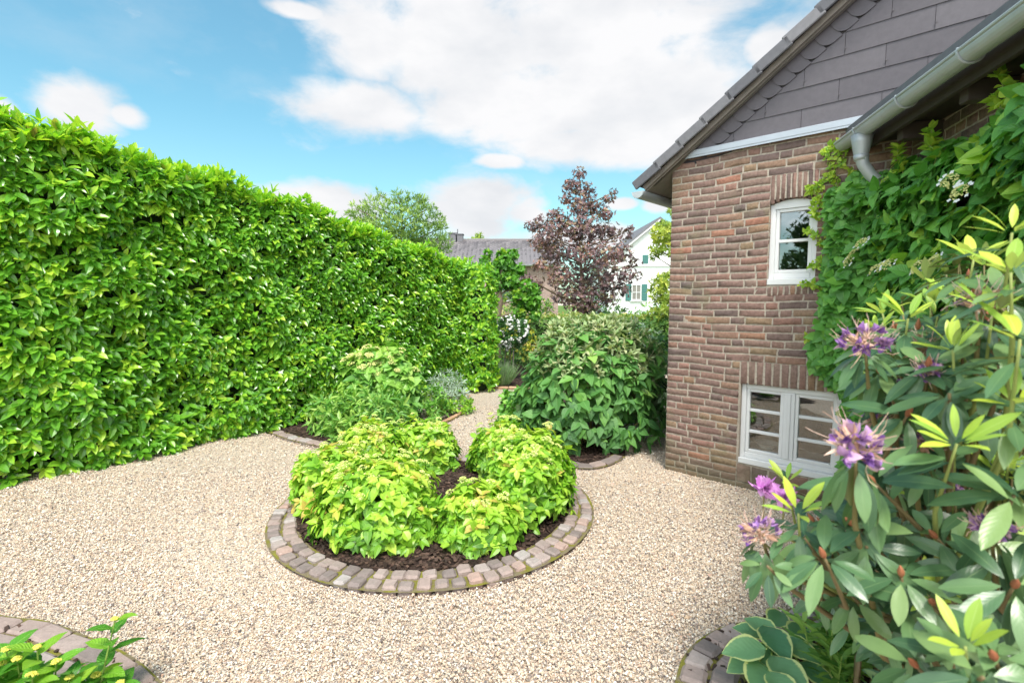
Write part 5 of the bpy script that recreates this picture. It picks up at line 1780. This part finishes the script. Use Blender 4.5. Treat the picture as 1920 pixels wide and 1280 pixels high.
# creeping young shoots over the brick and the window edge
b = MB(); bs_ = MB()
def runner(pts, PT, nn, L=.035, k=26):
    P = np.array([PT(*p) for p in smooth_poly([np.array(q, float) for q in pts], 6)])
    bs_.tube(P, .003, 4, .4)
    idx = rng.integers(0, len(P), k)
    Pp = P[idx] + rng.normal(0, .012, (k, 3))
    fill(b, Pp, nn + rng.normal(0, .5, (k, 3)), 3, .7, L, .7, T_OVATE, 0, 1)
wpt = lambda x, y: wall_pt(x, y)
F = lambda s, z: WP(s, z, .02)
for pts in (((1600, 420), (1575, 360), (1555, 300), (1550, 285)), ((1600, 460), (1560, 400), (1535, 375), (1520, 345)), ((1590, 380), (1570, 330), (1575, 285), (1560, 275)), ((1600, 330), (1580, 300), (1590, 280), (1575, 268)),
            ((1600, 520), (1560, 470), (1535, 450), (1515, 435)), ((1600, 560), (1560, 545), (1530, 535), (1500, 530)), ((1580, 470), (1550, 430), (1530, 400), (1528, 390)), ((1590, 640), (1560, 650), (1530, 640), (1515, 632)), ((1600, 480), (1560, 480), (1535, 495), (1520, 500)), ((1560, 330), (1540, 345), (1530, 355), (1520, 360))):
    runner([wpt(*p) for p in pts], F, WN)
# shoots standing up above the foliage by the gutter
for s_ in (.25, .6, 1.15, 1.5, 1.55, 1.62, 2.0, 2.4, 2.5, 2.9):
    z0 = float(np.interp(s_, [0, .35, .8, 1.3, 1.8, 2.4, 3.4], [2.52, 2.46, 2.46, 2.54, 2.62, 2.68, 2.68]))
    hgt = rng.uniform(.05, .16)
    P = np.array([VP(s_ + rng.normal(0, .02), z0 - .1 + q * (hgt + .1), .16 + .03 * q) for q in np.linspace(0, 1, 6)])
    bs_.tube(P, .003, 4, .9)
    fill(b, P[rng.integers(1, 6, 16)], ZU + rng.normal(0, .4, (16, 3)), 3, .6, .055, .6, T_OVATE, 0, 1)
# lighter young clusters scattered over the face
n = 420; s = rng.uniform(.1, 3.0, n); z = rng.uniform(.8, 2.5, n)
keepc = np.sin(s * 5.3 + 1) * np.sin(z * 6.1) > .15; s, z = s[keepc], z[keepc]; n = len(s)
fill(b, VC + s[:, None] * GD + GN * (.25 + rng.normal(0, .03, (n, 1))) + z[:, None] * ZU, GN + ZU * .5 + rng.normal(0, .3, (n, 3)), 4, .7, .045, .7, T_OVATE, 0, .8)
b.build('young_leaves', M['ivy_tip'], ivy); bs_.build('stems', M['twig'], ivy)
# flat cream flower heads with white outer florets
heads = [(1615, 455), (1600, 475), (1655, 500), (1665, 495), (1740, 495), (1752, 490), (1780, 340), (1640, 505), (1720, 500), (1590, 490), (1800, 360)]
b = MB(); w_ = MB()
for (x, y) in heads:
    d_ = ray(x, y); p0 = VC + GN * .37; t_ = ((p0 - CAMP) @ GN) / (d_ @ GN); p = CAMP + d_ * t_
    A1 = unit(GN + ZU * .6 + rng.normal(0, .2, 3))
    b = MB(); florets(b, p[None], A1[None], .040, 70, .0052); fh = b.build('flower_head', M['cream'], ivy)
    k = 9; a = rng.uniform(0, 6.28, k); X1 = unit(np.cross(A1, ZU)); Y1 = np.cross(A1, X1)
    cp = p + .050 * (np.cos(a)[:, None] * X1 + np.sin(a)[:, None] * Y1)
    for c_ in cp:
        n4 = 4; aa = rng.uniform(0, 6.28) + np.arange(4) * 1.57
        DD = np.cos(aa)[:, None] * X1 + np.sin(aa)[:, None] * Y1
        w_ = MB(); w_.leaves(np.repeat(c_[None], 4, 0), DD, np.repeat(A1[None], 4, 0), .011, .010, T_SMALL, rng.uniform(size=4), 0.0); w_.build('white_floret', M['petal_white'], fh)

# ================================================================== RHODODENDRON
rho = thing('rhododendron', (1.75, 1.75, 0), 'large rhododendron with leathery leaves and fading purple flowers in the right foreground', 'shrub')
leafb = MB(); youngb = MB(); stemb = MB(); petal = MB(); wither = MB(); pinkb = MB(); budb = MB()
TR = np.array([1.75, 1.75, 0.0])


def branch(p, ax, r=.006, rnd=.35):
    p = np.asarray(p); ax = unit(ax)
    q1 = p - ax * rng.uniform(.12, .2)
    q3 = TR + np.array([rng.normal(0, .15), rng.normal(0, .15), .05])
    q2 = q1 * .55 + q3 * .45 + ZU * .02 - unit(q1 - q3) * .0 + rng.normal(0, .04, 3)
    stemb.tube([p + ax * .004, p - ax * .05, q1, q2, q3 + ZU * .25, q3], [r * .55, r * .6, r, r * 1.5, r * 2.4, r * 2.6], 6, rnd, cap=True)


def rwhorl(p, ax, k=9, L=.115, spread=.85, young=False, bend=.16, W=.275, droop=0.0):
    p = np.asarray(p)[None]; A_ = unit(np.asarray(ax, float))[None]
    B, D_, N_ = whorl_leaves(p, A_, k, spread, .12)
    D_ = D_ - ZU * (0 if young else droop + rng.uniform(.0, .45, (len(D_), 1)))
    l = L * rng.normal(1, .14, len(B)).clip(.6, 1.4)
    (youngb if young else leafb).leaves(B + D_ * .012, D_, N_, l, l * W * rng.uniform(.85, 1.15, len(B)), T_RHODO, rng.uniform(.1, 1, len(B)), bend * rng.uniform(.3, 1.7, len(B)))


def truss(p, ax, size=.07, fresh=.5):
    """fading flower truss: crumpled purple petals among withered, curling ones"""
    petal = MB(); wither = MB()
    p = np.asarray(p); ax = unit(ax)
    n = 22
    B, D_, N_ = whorl_leaves(p[None], ax[None], n, .62, .25)
    for q in range(n):
        if rng.uniform() < fresh:
            c_ = p + D_[q] * size * rng.uniform(.4, .75)
            k = 8; dd = unit(D_[q] * .7 + rng.normal(0, .6, (k, 3)))
            petal.leaves(np.repeat(c_[None], k, 0), dd, rand_dirs(k), size * rng.uniform(.2, .42, k), size * rng.uniform(.16, .3, k), T_OVATE, rng.uniform(size=k), rng.uniform(-.5, .6, k))
        else:
            k = 4; dd = unit(D_[q] + rng.normal(0, .5, (k, 3)) - ZU * .25)
            c_ = p + D_[q] * size * .3
            wither.leaves(np.repeat(c_[None], k, 0), dd, rand_dirs(k), size * rng.uniform(.3, .65, k), size * rng.uniform(.08, .2, k), T_OVATE, rng.uniform(size=k), rng.uniform(-.6, .7, k))
        # long curling stamens and styles
        s0 = p + D_[q] * size * .35; e1 = unit(D_[q] + rng.normal(0, .3, 3)); e2 = unit(e1 + rng.normal(0, .5, 3) + ZU * .3)
        wither.tube([s0, s0 + e1 * size * .35, s0 + e1 * size * .55 + e2 * size * .2, s0 + e1 * size * .5 + e2 * size * .5], [.0011, .0009, .0007, .0006], 4, rng.uniform(.4, 1), cap=False)
    wither.tube([p - ax * .01, p + ax * size * .3], [.006, .004], 6, .2)
    if fresh > .05 and petal.n:
        po = petal.build('flower_cluster', M['purple'], rho); wither.build('withered_petals', M['withered'], po)
    else: wither.build('flower_cluster', M['withered'], rho)


def bud(p, ax):
    ax = unit(ax)
    t_ = np.linspace(0, 1, 6)[:, None]; budb = MB()
    budb.tube(np.asarray(p) + ax * .04 * t_, [.003, .0062, .0072, .006, .0036, .0006], 8, rng.uniform(.3, 1)); budb.build('bud', M['bud'], rho, smooth=True)


out_dir = lambda p: unit(np.array([p[0] - 1.75, p[1] - 1.85, (p[2] - .6) * .6]))
# the whorls one can tell apart in the photograph
young = [(1655, 590, 1.55, 8, .11), (1745, 575, 1.55, 8, .11), (1645, 625, 1.5, 7, .10), (1790, 560, 1.5, 8, .12), (1702, 600, 1.35, 9, .12), (1757, 596, 1.4, 7, .10), (1787, 660, 1.15, 8, .10), (1793, 835, .98, 9, .125), (1475, 905, 1.75, 8, .115), (1497, 965, 1.15, 7, .11), (1897, 440, 1.15, 9, .12), (1825, 490, 1.35, 9, .13),
         (1895, 515, 1.0, 8, .12), (1860, 590, 1.15, 8, .11), (1810, 1215, .82, 6, .12), (1700, 860, 1.5, 7, .10),  (1900, 760, 1.0, 7, .11), (1650, 880, 1.45, 6, .09), (1890, 870, 1.25, 7, .1), (1650, 740, 1.6, 7, .10), (1912, 640, .95, 7, .12)]
for (x, y, D_, k, L) in young:
    L *= .78
    p = at(x, y, D_); ax = unit(out_dir(p) * .5 + ZU * 1.0 + rng.normal(0, .12, 3))
    rwhorl(p, ax, k, L * .82, .52, True, .12, .27); rwhorl(p - ax * .035, ax, 7, L * 1.05, .95, False)
    branch(p, ax, .005, .9)
flowers = [(1622, 650, 1.25, .075, .5), (1735, 662, 1.35, .07, .12), (1605, 845, 1.02, .085, .55), (1842, 572, 1.2, .07, .2), (1745, 705, 1.2, .05, .95), (1730, 838, 1.25, .05, .8), (1425, 1000, 1.15, .058, .45), (1858, 992, 1.0, .048, 1.0),
           (1640, 790, 1.45, .05, .5), (1790, 930, 1.3, .04, .9), (1690, 740, 1.5, .06, .2)]
for (x, y, D_, sz, fr) in flowers:
    p = at(x, y, D_); ax = unit(out_dir(p) * .6 + ZU * .8 + rng.normal(0, .12, 3))
    truss(p, ax, sz * .88, min(1, fr * .85)); rwhorl(p - ax * .02, ax, 8, .08 if y < 700 else .105, 1.12, False, .2, .30, 0.2 if y < 700 else 1.3); branch(p, ax, .006, .5)
for (x, y, D_) in ((1433, 915, 1.7), (1470, 935, 1.6)):
    p = at(x, y, D_); k = 30; pinkb = MB()
    dd = unit(ZU * .6 + rng.normal(0, .7, (k, 3))); pinkb.leaves(np.repeat(p[None], k, 0), dd, rand_dirs(k), .05 * rng.uniform(.6, 1.2, k), .035, T_OVATE, rng.uniform(size=k), rng.uniform(-.4, .5, k)); pinkb.build('flower_cluster', M['pink'], rho)['label'] = 'fresh pink blossom'
    branch(p, ZU, .004, .6)
old = [(1546, 1045, 1.05, .12), (1625, 1025, 1.1, .12), (1756, 1008, 1.1, .11), (1440, 1062, 1.1, .10), (1865, 1235, .8, .12), (1842, 1270, .78, .12), (1640, 905, 1.1, .15), (1650, 690, 1.3, .12), (1690, 700, 1.3, .12), (1680, 750, 1.45, .11), (1740, 690, 1.2, .14), (1640, 640, 1.5, .12), (1720, 620, 1.5, .12), (1800, 640, 1.3, .13), (1850, 610, 1.3, .13), (1880, 560, 1.2, .13), (1600, 985, 1.15, .11), (1700, 960, 1.2, .12), (1690, 1080, 1.05, .13),
       (1600, 1120, 1.2, .12), (1750, 1130, 1.0, .12), (1900, 930, .95, .13), (1900, 1100, .9, .13), (1820, 1060, 1.05, .13), (1720, 1250, .95, .12), (1660, 1190, 1.15, .11), (1540, 1110, 1.3, .10), (1880, 700, 1.1, .13), (1650, 700, 1.4, .12), (1840, 760, 1.2, .12), (1700, 780, 1.2, .14), (1780, 740, 1.1, .13), (1680, 700, 1.6, .12), (1510, 1010, 1.35, .11), (1640, 830, 1.35, .11)]
for q, (x, y, D_, L) in enumerate(old):
    L *= .76
    p = at(x, y, D_); ax = unit(out_dir(p) * .8 + ZU * .55 + rng.normal(0, .15, 3))
    rwhorl(p, ax, 9, L, 1.0, False, .2, .32); branch(p, ax, .006, .2)
    if q % 2 == 0: bud(p, ax)
# the body of the bush
n = 0; tries = 0
while n < 620 and tries < 20000:
    tries += 1
    p = np.array([rng.uniform(.62, 2.25), rng.uniform(.95, 2.7), rng.uniform(.15, 1.95)])
    e = ((p - np.array([1.72, 1.85, .75])) / np.array([.85, .85, 1.08]))
    rr_ = np.linalg.norm(e)
    if rr_ > 1 or rr_ < .45: continue
    if p[2] > 1.42 + .42 * (p[0] - .9): continue
    if np.linalg.norm(p - CAMP) < .95: continue
    v_ = p - CAMP; zc = v_ @ FW; px_ = 960 + v_[0] / zc * FPX; py_ = 640 - (v_ @ UP) / zc * FPX
    if px_ < np.interp(py_, [380, 400, 560, 640, 700, 760, 850, 920, 1000, 1080, 1140, 1200, 1290], [2000, 1850, 1680, 1640, 1660, 1680, 1640, 1560, 1500, 1460, 1520, 1640, 1660]) + 10: continue
    if (p - VC) @ GN < .28: continue
    ax = unit(e + ZU * .7 + rng.normal(0, .25, 3))
    yg = rng.uniform() < .16 and rr_ > .8
    rwhorl(p, ax, 8, .086, .5 if yg else .95, yg)
    if yg: rwhorl(p - ax * .03, ax, 6, .10, 1.0, False)
    branch(p, ax, .005, rng.uniform(.1, .6))
    if rng.uniform() < .3 and not yg: bud(p, ax)
    n += 1
leafb.build('foliage', M['rhodo'], rho, smooth=True)
youngb.build('young_leaves', M['rhodo_young'], rho, smooth=True)
stemb.build('branches', M['twig'], rho, smooth=True)


# ================================================================== NEAR PLANTS
hosta = thing('hosta', tuple(gnd(1450, 1215)), 'hosta with broad yellow edged leaves beside the pale cobbles at the lower right', 'plant')
b = MB(); sb_ = MB()
hc0 = gnd(1455, 1215)
for (x, y, L, ang, tilt) in ((1395, 1215, .15, 180, .10), (1455, 1200, .17, 255, .15), (1425, 1170, .13, 120, .3), (1460, 1155, .14, 60, .25), (1400, 1238, .16, 200, .05), (1520, 1225, .15, 300, .2), (1425, 1270, .16, 230, .1), (1480, 1265, .18, 280, .1), (1500, 1180, .14, 20, .2), (1470, 1290, .15, 260, .1), (1535, 1265, .14, 320, .1), (1440, 1230, .14, 215, .1), (1405, 1180, .12, 150, .25), (1500, 1215, .15, 290, .25)):
    L *= 1.12; z = rng.uniform(.10, .22); c_ = gnd(x, y, z)
    a = math.radians(ang + rng.uniform(-20, 20)); d_ = np.array([math.cos(a), math.sin(a), tilt - .15])
    st_ = c_ - unit(d_) * L * .5
    n_ = unit(np.array([d_[0] * .25, d_[1] * .25 - .35, 1.0]))
    b.leaves(st_[None], d_[None], n_[None], np.array([L]), np.array([L * .68]), T_HOSTA, np.array([rng.uniform()]), np.array([.18]))
    sb_.tube([hc0 + [0, 0, .01], (hc0 + st_) / 2 + [0, 0, .04], st_], .004, 5, .6)
b.build('foliage', M['hosta'], hosta, smooth=True); sb_.build('stems', M['green_stem'], hosta)


def leafy_stems(name, c, n, h, L, W, label, mat, r=.16, k=14, tm=T_NEAR, spread=.6, flower=None, cat='plant', lean=None, smooth=True, tipflower=.0):
    root = thing(name, (c[0], c[1], 0), label, cat)
    b = MB(); s_ = MB(); f_ = MB()
    for q in range(n):
        a = rng.uniform(0, 6.28); rr = r * math.sqrt(rng.uniform())
        p0 = np.array([c[0] + rr * .5 * math.cos(a), c[1] + rr * .5 * math.sin(a), 0]); hh = h * rng.uniform(.75, 1.05)
        p1 = np.array([c[0] + rr * math.cos(a), c[1] + rr * math.sin(a), hh])
        if lean is not None: p0, p1, hh = np.array(lean[q][0]), np.array(lean[q][1]), lean[q][1][2]
        s_.tube([p0, p0 * .5 + p1 * .5 + [0, 0, .01], p1], [.004, .0035, .0025], 6, .5)
        tt = np.linspace(.25, 1, k)
        P = p0[None] * (1 - tt[:, None]) + p1[None] * tt[:, None]
        aa = np.arange(k) * 2.4 + rng.uniform(0, 6)
        el = .35 + .55 * tt
        D_ = np.stack([np.cos(aa), np.sin(aa), el * spread], -1)
        l = L * (1 - .45 * np.abs(tt - .6)) * rng.normal(1, .1, k)
        b.leaves(P, D_, np.repeat(ZU[None], k, 0) + rng.normal(0, .15, (k, 3)), l, l * W, tm, rng.uniform(0, 1, k), rng.uniform(.1, .35, k))
        if flower: f_ = MB(); florets(f_, p1[None] + ZU * .012, ZU[None] + rng.normal(0, .1, (1, 3)), flower * rng.uniform(.7, 1.2), 60, .0045); f_.build('flower_head', M['floret_yellow'], root)
    b.build('foliage', M[mat], root, smooth=smooth); s_.build('stems', M['green_stem'], root)
    return root


leafy_stems('lily', gnd(1560, 1300)[:2], 11, .34, .13, .2, 'bright green lance leaved plant between the hosta and the rhododendron', 'lily', .16, 20, spread=.9)
leafy_stems('phlox', gnd(1560, 1160)[:2], 9, .30, .10, .26, 'small leafy plant under the rhododendron behind the hosta', 'lily', .20, 16, spread=.9)
# lower left hydrangea: heads, a tall single stem and leaves
c = gnd(40, 1320)[:2]
lean = []
for (x, y, D_, zz) in ((70, 1218, 0, .30), (12, 1222, 0, .30), (32, 1240, 0, .27), (215, 1165, 0, .36), (105, 1245, 0, .24), (0, 1250, 0, .26), (130, 1275, 0, .18), (60, 1270, 0, .24), (-60, 1230, 0, .3), (-30, 1280, 0, .25), (180, 1270, 0, .12), (225, 1285, 0, .12)):
    p1 = gnd(x, y, zz); p0 = np.array([c[0] + (p1[0] - c[0]) * .75, c[1] + (p1[1] - c[1]) * .6, 0]); lean.append((p0, p1))
leafy_stems('hydrangea_bush', c, len(lean), .3, .105, .56, 'young hydrangea with yellow flower heads in the lower left corner', 'hydrangea_near', .2, 11, spread=.7, flower=.016, cat='shrub', lean=lean)

# a few fallen leaves on the gravel
pts = [(165, 885), (1330, 1080), (420, 960), (1150, 905), (1190, 940)]
for (x, y), lb in zip(pts, ('reddish fallen leaf on the gravel at the foot of the tall hedge', 'curled brown leaf on the gravel near the rhododendron', 'small brown leaf on the open gravel left of the round bed', 'pale dry leaf on the gravel near the brick house corner', 'brown leaf on the gravel right of the round bed')):
    p = gnd(x, y, .012); b = MB(); d_ = np.append(unit(rng.normal(size=2)), .1)
    b.leaves(p[None], d_[None], ZU[None] + rng.normal(0, .2, (1, 3)), np.array([.05]), np.array([.025]), T_LAUREL, np.array([.5]), np.array([.3]))
    tag(b.build('fallen_leaf', M['withered']), lb, 'leaf', 'fallen leaves on the gravel')
print('scene built')
